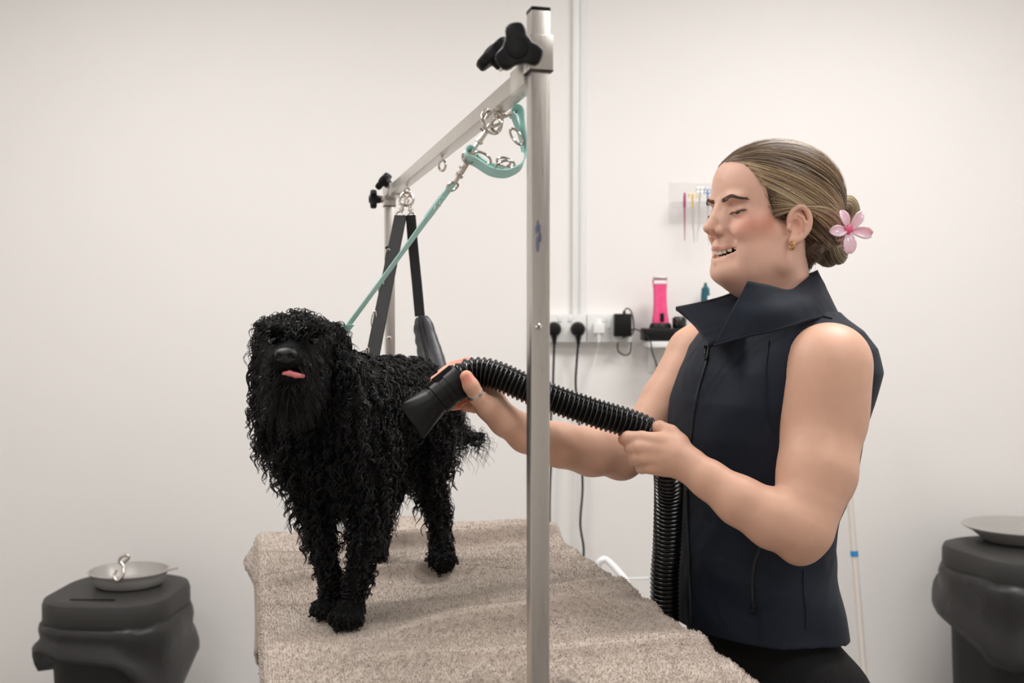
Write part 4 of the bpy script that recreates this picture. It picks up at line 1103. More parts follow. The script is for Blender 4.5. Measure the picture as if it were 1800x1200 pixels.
# palm and knuckles
LA.chain([P(1210, 815, 1.436), P(1185, 802, 1.440)], [.0245, .027], k=.01)
LA.ell(P(1162, 798, 1.440), (.036, .0165, .032), np.column_stack([unit([1, .1, -.25]), unit([-.1, 1, 0]), unit([.25, 0, 1])]), k=.012)
fing = [([(1165, 775, 1.438), (1128, 770, 1.436), (1104, 769, 1.450), (1097, 772, 1.474), (1112, 774, 1.492)], [.011, .0105, .0098, .0088, .0080]),
        ([(1160, 790, 1.434), (1126, 786, 1.430), (1112, 786, 1.448), (1108, 788, 1.474), (1122, 790, 1.494)], [.011, .0110, .0102, .0090, .0080]),
        ([(1160, 805, 1.434), (1129, 803, 1.431), (1117, 804, 1.449), (1114, 806, 1.474), (1130, 808, 1.492)], [.011, .0108, .0100, .0088, .0078]),
        ([(1165, 820, 1.438), (1140, 820, 1.437), (1129, 822, 1.452), (1127, 823, 1.472), (1140, 824, 1.488)], [.0105, .0098, .0088, .0078, .007])]
for pts_, rs in fing: LA.chain([P(*p) for p in pts_], rs, k=.0045, kin=.003)
LA.chain([P(1200, 808, 1.445), P(1190, 780, 1.450), P(1178, 762, 1.455), P(1160, 752, 1.462), P(1146, 752, 1.478)], [.016, .0165, .0125, .0100, .0088], k=.012, kin=.006)
addskin(LA, 1, [(P(1097, 770, 1.46), .012)])
# ---- right arm (far) and hand on the nozzle
RA = Vol([-.125, 1.42, 1.02], [.42, 1.86, 1.345], .0021)
RA.chain([P(1250, 605, 1.76), P(1222, 622, 1.765), P(1172, 705, 1.725), P(1122, 782, 1.672), P(1092, 800, 1.648)], [.050, .048, .043, .040, .036], k=.012)
RA.chain([P(1090, 798, 1.648), P(1040, 793, 1.615), P(985, 782, 1.575), P(925, 762, 1.535), P(888, 738, 1.512)], [.037, .0395, .0345, .0285, .0235], k=.01)
RA.ell(P(1092, 815, 1.650), (.026, .026, .022), k=.02)
RA.chain([P(888, 740, 1.512), P(866, 716, 1.512)], [.0235, .0235], k=.008)
ax_ = unit(P(846, 685, 1.515) - P(880, 735, 1.512)); sd_ = unit(np.cross(ax_, [0, 1, 0]))
RA.ell(P(856, 700, 1.520), (.034, .025, .015), np.column_stack([ax_, sd_, np.cross(ax_, sd_)]), k=.012)
RA.chain([P(876, 728, 1.498), P(856, 714, 1.484), P(840, 698, 1.474), P(828, 678, 1.466), P(820, 662, 1.466)], [.016, .0155, .0125, .0115, .0098], k=.010, kin=.005)
RA.chain([P(862, 690, 1.535), P(846, 662, 1.545), P(815, 648, 1.540), P(786, 655, 1.528), P(762, 669, 1.518)], [.012, .0105, .0095, .0088, .0072], k=.006, kin=.003)
RA.chain([P(864, 684, 1.545), P(850, 652, 1.560), P(822, 638, 1.556), P(796, 644, 1.545), P(776, 656, 1.538)], [.012, .0105, .0092, .0085, .0072], k=.006, kin=.003)
RA.chain([P(862, 700, 1.545), P(845, 695, 1.560), P(825, 700, 1.560), P(808, 710, 1.548), P(795, 714, 1.535)], [.012, .0105, .0092, .0085, .0072], k=.006, kin=.003)
RA.chain([P(866, 712, 1.535), P(850, 712, 1.548), P(834, 716, 1.545), P(818, 716, 1.530)], [.012, .0095, .0085, .007], k=.006, kin=.003)
addskin(RA, 1, [(P(766, 668, 1.52), .016), (P(810, 640, 1.55), .02), (P(820, 665, 1.46), .012), (P(810, 712, 1.54), .016)])
# nails
# ---- torso core
LV = np.array([  # photo row, centre col, a (front-back), b (half width)
    (1240, 1350, .128, .172), (1160, 1352, .130, .172), (1090, 1342, .134, .166), (1040, 1338, .130, .160), (1000, 1335, .127, .155), (950, 1334, .125, .152), (900, 1338, .125, .155), (830, 1343, .141, .163),
    (760, 1350, .151, .168), (700, 1362, .156, .172), (650, 1374, .149, .176), (610, 1378, .132, .170), (580, 1380, .110, .152), (560, 1378, .094, .126), (545, 1376, .082, .104), (525, 1374, .072, .082), (505, 1372, .066, .070)])
DT = 1.62
LV[:, 1] -= 9; LV[:14, 2] -= .012; LV[:14, 3] -= .010; LV[:7, 1] -= 4; LV[:7, 3] -= .008; LV[14:, 2] -= .004; LV[14:, 3] -= .006
lz = np.array([P(c, r, DT)[2] for r, c, a, b in LV]); lx = np.array([P(c, r, DT)[0] for r, c, a, b in LV])
def torso(p, infl):
    z = p[..., 2]; cx = np.interp(z, lz, lx); a = np.interp(z, lz, LV[:, 2]) + infl; b = np.interp(z, lz, LV[:, 3]) + infl
    dx = p[..., 0] - cx; dy = p[..., 1] - DT
    f = (dx * BF[0] + dy * BF[1]) / a; s = (dx * BS[0] + dy * BS[1]) / b
    r = (np.abs(f) ** 2.2 + np.abs(s) ** 2.2) ** (1 / 2.2)
    return (r - 1) * np.minimum(a, b)
TC = Vol([.18, 1.38, .84], [.68, 1.86, 1.41], .005)
TC.put([.18, 1.38, .84], [.68, 1.86, 1.41], lambda p: np.maximum(torso(p, -.034), np.abs(p[..., 2] - 1.13) - .24))
addskin(TC, 1)
bd = obj('body', np.concatenate(parts_v), np.concatenate(parts_q), 'skin', who)
ca = bd.data.color_attributes.new('tone', 'FLOAT_COLOR', 'POINT')
cc = np.concatenate(parts_c); ca.data.foreach_set('color', np.column_stack([cc, np.ones(len(cc))]).astype(np.float32).ravel())
from mathutils.bvhtree import BVHTree
def bvh(v, q): return BVHTree.FromPolygons(v.tolist(), q.tolist())
def ray(tree, px, py, off=0.0):
    o = Vector((0, 0, CZ)); d = Vector((P(px, py, 1.0) - np.array([0, 0, CZ])).tolist()).normalized()
    h = tree.ray_cast(o, d)
    if h[0] is None: return None, None
    return np.array(h[0] + h[1] * off), np.array(h[1])
HB = bvh(parts_v[0], parts_q[0]); LB = bvh(parts_v[1], parts_q[1] - len(parts_v[0])); RB = bvh(parts_v[2], parts_q[2] - len(parts_v[0]) - len(parts_v[1]))

# ---- teeth, tongue-side dark, eyes
tv = MB()
M['tooth'] = mat('tooth_enamel', srgb(236, 226, 208), .2, var=.02, coat=.3)
def arc(S, F0, k=.021): return F0 - k * S * S
for up, F0, u0, hgt, ws_ in ((1, 99, -38.5, 10, (8.2, 6.8, 7.6, 7.2, 7.5)), (0, 94.5, -47.6, 6.0, (5, 5.4, 6, 6, 5.6))):
    for s in (-1, 1):
        acc = 0
        for i, w in enumerate(ws_):
            S = acc + w / 2; acc += w
            Fp = arc(S, F0); nrm = unit([1, .06 * S, 0]); tn = np.array([-nrm[1], nrm[0], 0])
            R = np.column_stack([nrm, tn, [0, 0, 1.]]); R = np.column_stack([R[:, 0] * [1, s, 1], R[:, 1] * [1, s, 1], R[:, 2]])
            lift = S * S * .0095
            tv.box(hw(mm(Fp - 2, S * s, u0 + lift * (1.0 if up else 1.2))), np.array((4, w - .1, hgt * (1 - .05 * i))) * .001, HR @ R, bev=.0019)
tv.build('teeth', 'tooth', who)
M['iris'] = mat('eye_dark', srgb(60, 48, 38), .08, var=.1, coat=1)
for s in (-1, 1):
    c = mm(75.2, 31 * s, 23); v, q = Vol(c - .016, c + .016, .0016).ell(c, (.0128, .0132, .0095)).mesh(1); obj('eye', hw(v), q, 'iris', who)
# lashes and brows as fine hair
M['browhair'] = mat('brow_hair', srgb(88, 63, 52), .6, var=.2)
def tufts(seeds, dirs, L, r):
    return locks(np.array(seeds), np.array(dirs), np.full(len(seeds), L) * rng.uniform(.8, 1.2, len(seeds)), r, .2, .0002, .2, n=5)
for s in (1, -1):
    sd, dr_ = [], []
    top = [(99, 12, 44), (95, 21, 46), (87, 33, 48.5), (76, 46, 43.5)]; bot = [(100, 12, 38), (96, 22, 40), (88, 33, 44), (76, 47, 41.5)]
    tp = catmull(np.array(top, float), 20); bt = catmull(np.array(bot, float), 20)
    for _ in range(1500):
        i = rng.integers(0, len(tp) - 1); w = rng.uniform(0, 1); p_ = tp[i] * w + bt[i] * (1 - w)
        pw = hw(mm(p_[0] + 25, p_[1] * s, p_[2])); h = HB.ray_cast(Vector(pw.tolist()), Vector((-HR[:, 0]).tolist()))
        if h[0] is None: continue
        loc = np.array(h[0]); nn_ = np.array(h[1]); tdir = hw(mm(*(tp[min(i + 1, len(tp) - 1)] * [1, s, 1]))) - hw(mm(*(tp[i] * [1, s, 1])))
        sd.append(loc); dr_.append(unit(unit(tdir) + nn_ * .25 + np.array([0, 0, .22 * (1 - i / len(tp))])))
    v, q = tufts(sd, dr_, .0058, .00030); obj('eyebrow', v, q, 'browhair', who)
    sd, dr_ = [], []
    lidc = catmull(np.array([(85.5, 18, 22.2), (89.3, 24, 21.4), (89.8, 31, 21.2), (87.2, 38, 22.2), (81.5, 45, 24.2), (78, 48, 25.4)], float), 12)
    for i in range(0, len(lidc)):
        for _ in range(3):
            c = lidc[i]; sd.append(hw(mm(c[0], c[1] * s, c[2]))); dr_.append(unit(HR @ unit([.9, s * (.2 + .5 * (i / len(lidc))), -.5 + .25 * rng.random()])))
    v, q = tufts(sd, dr_, .0060, .00022); obj('eyelashes', v, q, 'browhair', who)

# ---- hair
t = NT('highlighted_hair'); at_ = t.node('ShaderNodeVertexColor'); at_.layer_name = 'tint'
t.link(at_.outputs['Color'], t.b.inputs['Base Color']); t.set(Roughness=.42); t.b.inputs['Specular IOR Level'].default_value = .45
M['hair'] = t.m
CE, RE = mm(-4, 0, 57), mm(100.5, 77.0, 77)
fh_u = [-90, -60, -30, -3, -1, 8, 32, 54, 74, 96, 104, 110, 118, 150]
fh_f = [-50, -42, -34, -24, 22, 34, 47, 55, 64, 74, 84, 98, 112, 120]
C2, R2 = mm(18, 0, 60), mm(79, 68, 74)
def hairfn(p, infl=0.0):
    r = (RE + infl).astype(np.float32); q = (p - CE.astype(np.float32)); a = q / r; k0 = np.sqrt((a * a).sum(-1)); k1 = np.sqrt(((a / r) ** 2).sum(-1)) + 1e-9
    d = k0 * (k0 - 1) / k1
    q = p - C2.astype(np.float32); a = q / R2.astype(np.float32); k0 = np.sqrt((a * a).sum(-1)); k1 = np.sqrt(((a / R2.astype(np.float32)) ** 2).sum(-1)) + 1e-9
    d2_ = k0 * (k0 - 1) / k1; hh = np.clip(.02 - np.abs(d - d2_), 0, None) / .02; d = np.minimum(d, d2_) - hh * hh * .005
    g = (p[..., 0] - np.interp(p[..., 2] * 1000, fh_u, fh_f) * .001) * .75
    k = .012; h_ = np.clip(k - np.abs(d - g), 0, None) / k
    return np.maximum(d, g) + h_ * h_ * k * .25
HVv = Vol(mm(-125, -92, -90), mm(110, 92, 150), .0022)
HVv.put(mm(-125, -92, -90), mm(110, 92, 150), hairfn)
# nape sweep into the bun
def Hn(a, b, ra, rb, k=.015): HVv.cone(mm(*a), mm(*b), ra * .001, rb * .001, k)
for s in (-1, 1): Hn((-55, 34 * s, -35), (-104, 6 * s, 0), 20, 16)
Hn((-50, 0, -45), (-100, 0, -12), 30, 18)
v, q = HVv.mesh(1)
hair = obj('hair', hw(v), q, 'hair', who); 
def paint(o, col):
    a = o.data.color_attributes.new('tint', 'FLOAT_COLOR', 'POINT'); a.data.foreach_set('color', np.column_stack([col, np.ones(len(col))]).astype(np.float32).ravel())
DARK, MID, BLOND, PALE = [np.array(srgb(*c)[:3]) for c in ((70, 52, 38), (122, 96, 70), (186, 156, 118), (222, 200, 164))]
paint(hair, np.tile(DARK, (len(v), 1)))
CAPB = bvh(v, q)
BUN = mm(-112, 4, 0)
def strandset(starts, ends, offs, r, tint, n=22, lift=0.0, sag=0.0):
    """arcs over the cap from starts to ends (local), snapped outside the cap surface"""
    m = len(starts); T_ = np.linspace(0, 1, n)[None, :, None]
    a = (starts - CE) / RE; b = (ends - CE) / RE; la = np.linalg.norm(a, axis=1)[:, None]; lb = np.linalg.norm(b, axis=1)[:, None]
    ua, ub = a / la, b / lb; om = np.arccos(np.clip((ua * ub).sum(1), -1, 1))[:, None, None]
    D_ = (np.sin((1 - T_) * om) * ua[:, None] + np.sin(T_ * om) * ub[:, None]) / np.sin(om)
    if np.ndim(sag) or sag: 
        D_ = D_ + np.sin(T_ * np.pi) * (np.asarray(sag).reshape(-1, 1, 1) if np.ndim(sag) else sag) * np.array([0, 0, 1.]); D_ /= np.linalg.norm(D_, axis=2)[..., None]
    rad = la[:, None] * (1 - T_) + lb[:, None] * T_
    rad = np.maximum(rad, 1.0) if lift >= 0 else rad
    Pp = CE + D_ * RE * rad
    dd_ = D_ * RE; oc = CE - C2; A2 = ((dd_ / R2) ** 2).sum(-1); B2 = ((dd_ / R2) * (oc / R2)).sum(-1); K2 = ((oc / R2) ** 2).sum() - 1
    r2_ = (-B2 + np.sqrt(np.maximum(B2 * B2 - A2 * K2, 0))) / A2; r2_ = r2_[..., None]; kk_ = .16; hh = np.clip(kk_ - np.abs(r2_ - 1), 0, None) / kk_
    Pp = CE + dd_ * np.maximum(rad, np.where(r2_ > 0, np.maximum(1.0, r2_) + hh * hh * kk_ * .25, 1.0))
    out = Pp + D_ * (offs[:, None, None] * np.sin(np.clip(T_ * 1.15 + .12, 0, 1) * np.pi) ** .5)
    q_ = out * 1000; ear_ = (((q_[..., 0] - 4) / 17) ** 2 + ((q_[..., 2] - 1) / 25) ** 2 < 1) & (np.abs(q_[..., 1]) > 50)
    ok = ~ear_.any(1); out = out[ok]; D_ = D_[ok]; r = r[ok]; tint = tint[ok]; m = int(ok.sum())
    T = np.gradient(out, axis=1); T /= np.linalg.norm(T, axis=2)[..., None] + 1e-9
    A = np.cross(T, D_); A /= np.linalg.norm(A, axis=2)[..., None] + 1e-9
    w = (r[:, None, None] * np.minimum(1, T_ * 8 + .35))
    Bn = np.cross(A, T)
    V = np.stack([out - A * w, out + Bn * w * .8, out + A * w], 2).reshape(-1, 3)
    i = np.arange(n - 1)[:, None]; j = np.arange(2)[None]
    qd = np.stack([i * 3 + j, i * 3 + j + 1, (i + 1) * 3 + j + 1, (i + 1) * 3 + j], -1).reshape(-1, 4)
    F = (qd[None] + (np.arange(m) * n * 3)[:, None, None]).reshape(-1, 4)
    tt = np.repeat(tint, n * 3, axis=0); tt = tt * (.82 + .3 * np.tile(np.repeat(np.linspace(0, 1, n), 3), m)[:, None])
    return V, F, tt
# start points: hairline curve & all over crown
starts = []
for _ in range(9500):
    u_ = rng.uniform(0, 1); s = 1 if rng.random() < .6 else -1
    if rng.random() < .45:      # hairline
        U_m = rng.uniform(3, 132); F_m = np.interp(U_m, fh_u, fh_f) - rng.exponential(3.0)
    elif rng.random() < .16:
        U_m = rng.uniform(-58, 0); F_m = np.interp(U_m, fh_u, fh_f) - rng.exponential(4)
    else:
        U_m = rng.uniform(-30, 140); F_m = rng.uniform(-60, np.interp(U_m, fh_u, fh_f))
    e_ = 1 - ((F_m - CE[0] * 1000) / (RE[0] * 1000)) ** 2 - ((U_m - CE[2] * 1000) / (RE[2] * 1000)) ** 2
    S_m = math.sqrt(max(e_, 0)) * RE[1] * 1000 * s if e_ > 0 else 0
    if e_ < -.15: continue
    if U_m < 0: S_m = min(abs(S_m), 46 + U_m * .35) * s
    starts.append((F_m, S_m, U_m))
starts = np.array(starts) * .001; m = len(starts)
ends = BUN + np.column_stack([rng.normal(0, .003, m), np.sign(starts[:, 1]) * .010 + rng.normal(0, .004, m), np.clip((starts[:, 2] - .095) * .42, -.040, .020)])
ang = starts[:, 2] * 90 + starts[:, 0] * 45
streak = np.sin(ang * 7.0) * .5 + np.sin(ang * 17 + 1) * .35 + rng.normal(0, .42, m) + np.where((starts[:, 0] > .03) & (starts[:, 2] < .10), .55, 0) - np.where(starts[:, 2] < .0, .9, 0) - np.where((starts[:, 2] > .10) & (starts[:, 0] < .08), .6, 0)
lev = np.clip((streak + 1) / 2.2, 0, 1)[:, None]
tint = np.where(lev < .4, DARK + (MID - DARK) * lev / .4, np.where(lev < .8, MID + (BLOND - MID) * (lev - .4) / .4, BLOND + (PALE - BLOND) * (lev - .8) / .2))
Vh, Fh_, Th = strandset(starts, ends, rng.uniform(.0002, .0024, m), rng.uniform(.00022, .00055, m), tint, sag=np.where(starts[:, 0] > 0, .10, .03) + np.where(starts[:, 0] > -.005, np.clip((.055 - starts[:, 2]) * 13, 0, .62), 0))
st = obj('hair_strands', hw(Vh), Fh_, 'hair', hair); paint(st, Th); tag(st, kind='stuff')
# short flat hairs over sideburn, nape and hairline
hv_, hN = v.copy(), normals(v, q)
sel = np.where(((v[:, 2] < .048) & (v[:, 0] > -.012)) | ((v[:, 2] < .012)) | (np.abs(v[:, 0] - np.interp(v[:, 2] * 1000, fh_u, fh_f) * .001) < .006))[0]
sel = sel[rng.integers(0, len(sel), 7000)]
pp_, nn2 = v[sel] + rng.normal(0, .0012, (7000, 3)), hN[sel]
dr2 = np.where((pp_[:, 2] < .012)[:, None] & (pp_[:, 0] < -.012)[:, None], unit(np.array([-.75, 0, .25])), unit(np.array([-.8, .1, -.12])))
low = (pp_[:, 2] < -.035); dr2[low] = unit([-.5, 0, -.5])
dr2 = dr2 - nn2 * (dr2 * nn2).sum(1)[:, None]; dr2 /= np.linalg.norm(dr2, axis=1)[:, None] + 1e-9; dr2 += nn2 * .04 + rng.normal(0, .045, (7000, 3)); dr2 /= np.linalg.norm(dr2, axis=1)[:, None]
kk = ~((((pp_[:, 0] * 1000 - 5) / 20) ** 2 + ((pp_[:, 2] * 1000 - 1) / 26) ** 2 < 1) & (np.abs(pp_[:, 1]) > .05)); pp_, dr2 = pp_[kk], dr2[kk]; mk = len(pp_)
Vs_, Fs_ = locks(pp_, dr2, np.where(pp_[:, 2] < -.02, .55, 1) * rng.uniform(.010, .024, mk), rng.uniform(.00025, .0005, mk), .3, .0006, .05, n=6)
o = obj('hair_strands', hw(Vs_), Fs_, 'hair', hair); l_ = rng.uniform(0, 1, mk)[:, None] ** 1.6; paint(o, np.repeat(DARK * 1.1 * (1 - l_) + BLOND * .9 * l_, 18, axis=0)); tag(o, kind='stuff')
# bun: coils and strands around them
bun_pts = [catmull(np.array(a_, float), 10) for a_ in (
    [(-92, 16, 26), (-108, 24, 42), (-128, 22, 46), (-146, 12, 34), (-150, 6, 12), (-138, 4, -8)],
    [(-92, -6, 34), (-110, -2, 50), (-132, 2, 42), (-144, -6, 20), (-136, -8, -4)],
    [(-92, 14, -8), (-96, 22, -28), (-108, 22, -42), (-122, 12, -40), (-130, 4, -22)],
    [(-88, -8, -16), (-98, -4, -38), (-114, -4, -46), (-128, -4, -32)],
    [(-96, 10, 12), (-112, 16, 14), (-122, 18, 0), (-118, 16, -18), (-104, 14, -20)])]
bt, cv_ = [], []
bun_rad = [12, 12, 12.5, 13, 13]
bun_pts = [c_ + [-8, 2, 1] for c_ in bun_pts]
BV, BQ, BT, nn_ = [], [], [], 0
cB = Vol(mm(-165, -40, -75), mm(-70, 50, 75), .002)
for c_, r_ in zip(bun_pts, bun_rad):
    k = len(c_); rs = r_ * (.6 + .4 * np.sin(np.linspace(.15, 1, k) * np.pi * .85)) * .001
    cB.chain([x for x in c_ * .001], list(rs * .86), .002, .001)
    T = np.gradient(c_, axis=0); T /= np.linalg.norm(T, axis=1)[:, None]; ref = np.array([0, 1., .2]); A = np.cross(T, ref); A /= np.linalg.norm(A, axis=1)[:, None]; B_ = np.cross(T, A)
    for _ in range(190):
        a0 = rng.uniform(0, 6.28); tw = 2.4; aa = a0 + tw * np.linspace(0, 1, k); r2 = rs * rng.uniform(.9, 1.1)
        pth = c_ * .001 + r2[:, None] * (np.cos(aa)[:, None] * A + np.sin(aa)[:, None] * B_)
        Tn = np.gradient(pth, axis=0); Tn /= np.linalg.norm(Tn, axis=1)[:, None]; rad_ = unit(pth[k // 2] - c_[k // 2] * .001); Sd = np.cross(Tn, (pth - c_ * .001)); Sd /= np.linalg.norm(Sd, axis=1)[:, None] + 1e-9
        w = rng.uniform(.0004, .0009); Nn_ = (pth - c_ * .001) / (r2[:, None])
        V = np.stack([pth - Sd * w, pth + Nn_ * w, pth + Sd * w], 1).reshape(-1, 3); i = np.arange(k - 1)[:, None]; j = np.arange(2)[None]
        Q_ = np.stack([i * 3 + j, i * 3 + j + 1, (i + 1) * 3 + j + 1, (i + 1) * 3 + j], -1).reshape(-1, 4)
        BV.append(V); BQ.append(Q_ + nn_); nn_ += len(V); l_ = rng.uniform(0, 1); up = (c_[:, 2].mean() > 0) * .4
        col = DARK * (1 - min(1, l_ * .6 + up)) + PALE * min(1, l_ * .6 + up); BT.append(np.tile(col, (len(V), 1)))
v, q = cB.mesh(1); b_ = obj('bun', hw(v), q, 'hair', who); paint(b_, np.tile(DARK * .8 + MID * .2, (len(v), 1)))
s_ = obj('hair_strands', hw(np.concatenate(BV)), np.concatenate(BQ), 'hair', b_); paint(s_, np.concatenate(BT)); tag(s_, kind='stuff')
# loose wisps at nape, ear and crown
N = 150; sp_ = []; dp = []
for i in range(N):
    if i < 90: sp_.append(mm(rng.uniform(-62, -40), rng.uniform(-20, 45), rng.uniform(-62, -40))); dp.append(unit([-.3 + rng.normal(0, .3), rng.normal(.1, .3), -1]))
    else:
        F_m = rng.uniform(-90, 85); S_m = rng.uniform(-20, 30); u__ = math.sqrt(max(0, 1 - ((F_m + 5) / 103) ** 2 - (S_m / 79.5) ** 2)) * 82 + 58
        sp_.append(mm(F_m, S_m, u__)); dp.append(unit([-1, rng.normal(0, .3), .25 + rng.normal(0, .1)]))
sp_ = np.array(sp_); dp = np.array(dp)
v, q = locks(hw(sp_), dp @ HR.T, rng.uniform(.012, .034, N), .00016, .5, .002, .8, n=10)
w_ = obj('loose_wisps', v, q, 'hair', hair); paint(w_, np.tile(MID, (len(v), 1))); tag(w_, kind='stuff')

# ---- flower clip
M['petal'] = (lambda: mat('pink_petal', srgb(247, 208, 222), .25, var=.06, vscale=60, coat=.6, sss=.3))()
M['petalcore'] = mat('pink_flower_heart', srgb(238, 92, 138), .35, var=.1)
fc_ = P(1488, 405, 1.555); fN = unit(np.array([.10, -1, .05])); fU = unit(np.cross(fN, [0, 0, 1.])); fW = np.cross(fU, fN) * -1
if fW[2] < 0: fW = -fW
if fU[0] < 0: fU = -fU
fl = empty('flower_clip', fc_, 'pink five-petalled flower claw clip holding the blonde bun', 'hair clip')
for (dx, dy, L_, w) in ((-13, 27, 33, 11), (20, 25, 35, 11), (38, -8, 38, 12), (-2, -36, 38, 12.5), (-30, -4, 32, 12)):
    d = unit(fU * dx + fW * dy); sd = np.cross(fN, d); m = MB(); nu_, nv_ = 12, 9; V = []
    for i in range(nu_):
        tt = i / (nu_ - 1); ww = w * (math.sin(math.pi * min(1, tt * .86 + .07)) ** .75) * (.45 + .65 * tt)
        for j in range(nv_):
            s = j / (nv_ - 1) * 2 - 1
            V.append(fc_ + d * (L_ * tt) * .00098 + sd * s * ww * .00098 + fN * (.006 + .009 * math.sin(tt * 2.4) - .0045 * (1 - s * s) + .0022 * s))
    F = [[i * nv_ + j, i * nv_ + j + 1, (i + 1) * nv_ + j + 1, (i + 1) * nv_ + j] for i in range(nu_ - 1) for j in range(nv_ - 1)]
    m.add(V, F); o = m.build('petal', 'petal', fl); o.modifiers.new('s', 'SOLIDIFY').thickness = .0018
MB().lathe(fc_ + fN * .004, [(.008, 0), (.0075, .004), (.004, .008), (.001, .009)], 16, fN).build('flower_heart', 'petalcore', fl)
m = MB()
for i in range(5):
    zz = -.02 + i * .010
    m.tube(catmull([fc_ + fW * zz - fN * .0, fc_ + fW * zz + fU * .012 - fN * .02, fc_ + fW * zz + fU * .005 - fN * .045], 5), .0022, 8)
m.build('claw', 'petal', fl)
# ---- jewellery and hair pin
M['gold'] = mat('gold', srgb(214, 160, 100), .18, 1, var=.05)
M['silver'] = mat('silver', srgb(225, 222, 218), .15, 1, var=.05)
lob = hw(mm(19, 80.5, -29)); MB().ring(lob + [0, -.003, -.003], .0062, .0012, unit([1, .32, 0]), 28, 10).build('earring', 'gold', who)
pa = [hw(mm(-18, 90, 10)), hw(mm(-30, 84, 17)), hw(mm(-44, 81.5, 23)), hw(mm(-60, 76.5, 31))]
MB().tube(catmull(pa, 6), .0008, 6).build('bobby_pin', 'gold', who)
ra_, rb_ = P(840, 698, 1.474), P(828, 678, 1.466); rc = ra_ * .62 + rb_ * .38
o = MB().ring(rc, .0128, .0013, rb_ - ra_, 30, 8).ring(rc + (ra_ - rb_) * .12, .0131, .0010, rb_ - ra_, 30, 8).build('thumb_ring', 'silver', who)

# ---- vest
t = NT('navy_softshell'); t.set(Base_Color=srgb(15, 24, 38), Roughness=.7, Sheen_Weight=.03); t.b.inputs['Specular IOR Level'].default_value = .3
tc = t.node('ShaderNodeTexCoord'); n1 = t.node('ShaderNodeTexNoise'); n1.inputs['Scale'].default_value = 7; n1.inputs['Detail'].default_value = 2; n1.inputs['Distortion'].default_value = 1.2
n2 = t.node('ShaderNodeTexNoise'); n2.inputs['Scale'].default_value = 1400
t.link(tc.outputs['Object'], n1.inputs['Vector']); t.link(tc.outputs['Object'], n2.inputs['Vector'])
b1 = t.node('ShaderNodeBump'); b1.inputs['Strength'].default_value = .55; b1.inputs['Distance'].default_value = .02
b2 = t.node('ShaderNodeBump'); b2.inputs['Strength'].default_value = .15; b2.inputs['Distance'].default_value = .001
t.link(n1.outputs['Fac'], b1.inputs['Height']); t.link(n2.outputs['Fac'], b2.inputs['Height']); t.link(b1.outputs[0], b2.inputs['Normal']); t.link(b2.outputs[0], t.b.inputs['Normal'])
M['vest'] = t.m
M['lining'] = mat('black_lining', srgb(16, 17, 20), .55, bump=.3, bscale=900, var=.1)
M['trouser'] = mat('black_trouser', srgb(9, 9, 10), .8, bump=.3, bscale=500, var=.1, spec=.25)
VV = Vol([.16, 1.34, .80], [.70, 1.90, 1.40], .0027)
def vestf(p):
    z = p[..., 2]; x, y = p[..., 0], p[..., 1]
    ang = np.arctan2((x - .42) * BS[0] + (y - DT) * BS[1], (x - .42) * BF[0] + (y - DT) * BF[1])
    wr = .0022 * np.sin(z * 60 + ang * 3) * np.exp(-((z - .95) / .07) ** 2) + .0016 * np.sin(z * 34 - ang * 5 + 1) + .003 * np.sin(ang * 7 + z * 9) * np.clip((1.0 - z) * 4, 0, 1)
    o = torso(p, .004) - wr
    shell = np.maximum(o, -(o + .0065))
    hem = .838 + .012 * np.cos(ang - .4)
    return np.maximum(np.maximum(shell, hem - z), z - 1.352)
VV.put([.16, 1.34, .80], [.70, 1.90, 1.40], vestf)
Rb = np.column_stack([BF, BS, [0, 0, 1.]])
VV.ell(P(1470, 696, 1.455), (.064, .13, .109), Rb, .004, 's')
VV.ell(P(1215, 668, 1.80), (.056, .13, .098), Rb, .004, 's')
# front neck opening
VV.cone(P(1262, 592, 1.46), P(1300, 520, 1.50), .006, .034, .006, 's')
vv, vq = VV.mesh(1)
vest = obj('vest', vv, vq, 'vest', who); tag(vest, 'navy sleeveless zip vest')
VB = bvh(vv, vq)
def onvest(pts, off=.0012):
    out = []
    for px, py in catmull(np.array([(a, b, 0) for a, b in pts], float), 8)[:, :2]:
        h, n_ = ray(VB, px, py, off)
        if h is not None and (not out or np.linalg.norm(h - out[-1]) < .05): out.append(h)
    return np.array(out)
def patch(grid, name, mt, parent, th=.0035, off=0):
    g = np.array([[P(*c) for c in col] for col in grid]); a = np.array([catmull(c, 6) for c in g]); b = np.array([catmull(a[:, i], 7) for i in range(a.shape[1])])
    k, l = b.shape[:2]; V = b.reshape(-1, 3); i = np.arange(k - 1)[:, None]; j = np.arange(l - 1)[None]
    F = np.stack([i * l + j, i * l + j + 1, (i + 1) * l + j + 1, (i + 1) * l + j], -1).reshape(-1, 4)
    o = obj(name, V, F, mt, parent); md = o.modifiers.new('s', 'SOLIDIFY'); md.thickness = th; md.offset = off
    return o, b
near = [[(1255, 607, 1.492), (1283, 552, 1.488), (1314, 494, 1.496)], [(1306, 592, 1.474), (1332, 548, 1.476), (1347, 501, 1.500)], [(1368, 578, 1.470), (1380, 542, 1.480), (1387, 510, 1.520)],
        [(1425, 560, 1.490), (1428, 528, 1.515), (1411, 495, 1.565)], [(1466, 552, 1.555), (1452, 515, 1.590), (1434, 476, 1.635)], [(1466, 548, 1.66), (1446, 510, 1.67), (1428, 478, 1.685)], [(1420, 545, 1.75), (1405, 510, 1.745), (1395, 488, 1.735)],
        [(1340, 545, 1.78), (1335, 512, 1.765), (1330, 492, 1.755)], [(1295, 560, 1.74), (1292, 530, 1.735), (1300, 512, 1.72)]]
_, cg = patch(near, 'collar', 'vest', vest, .004)
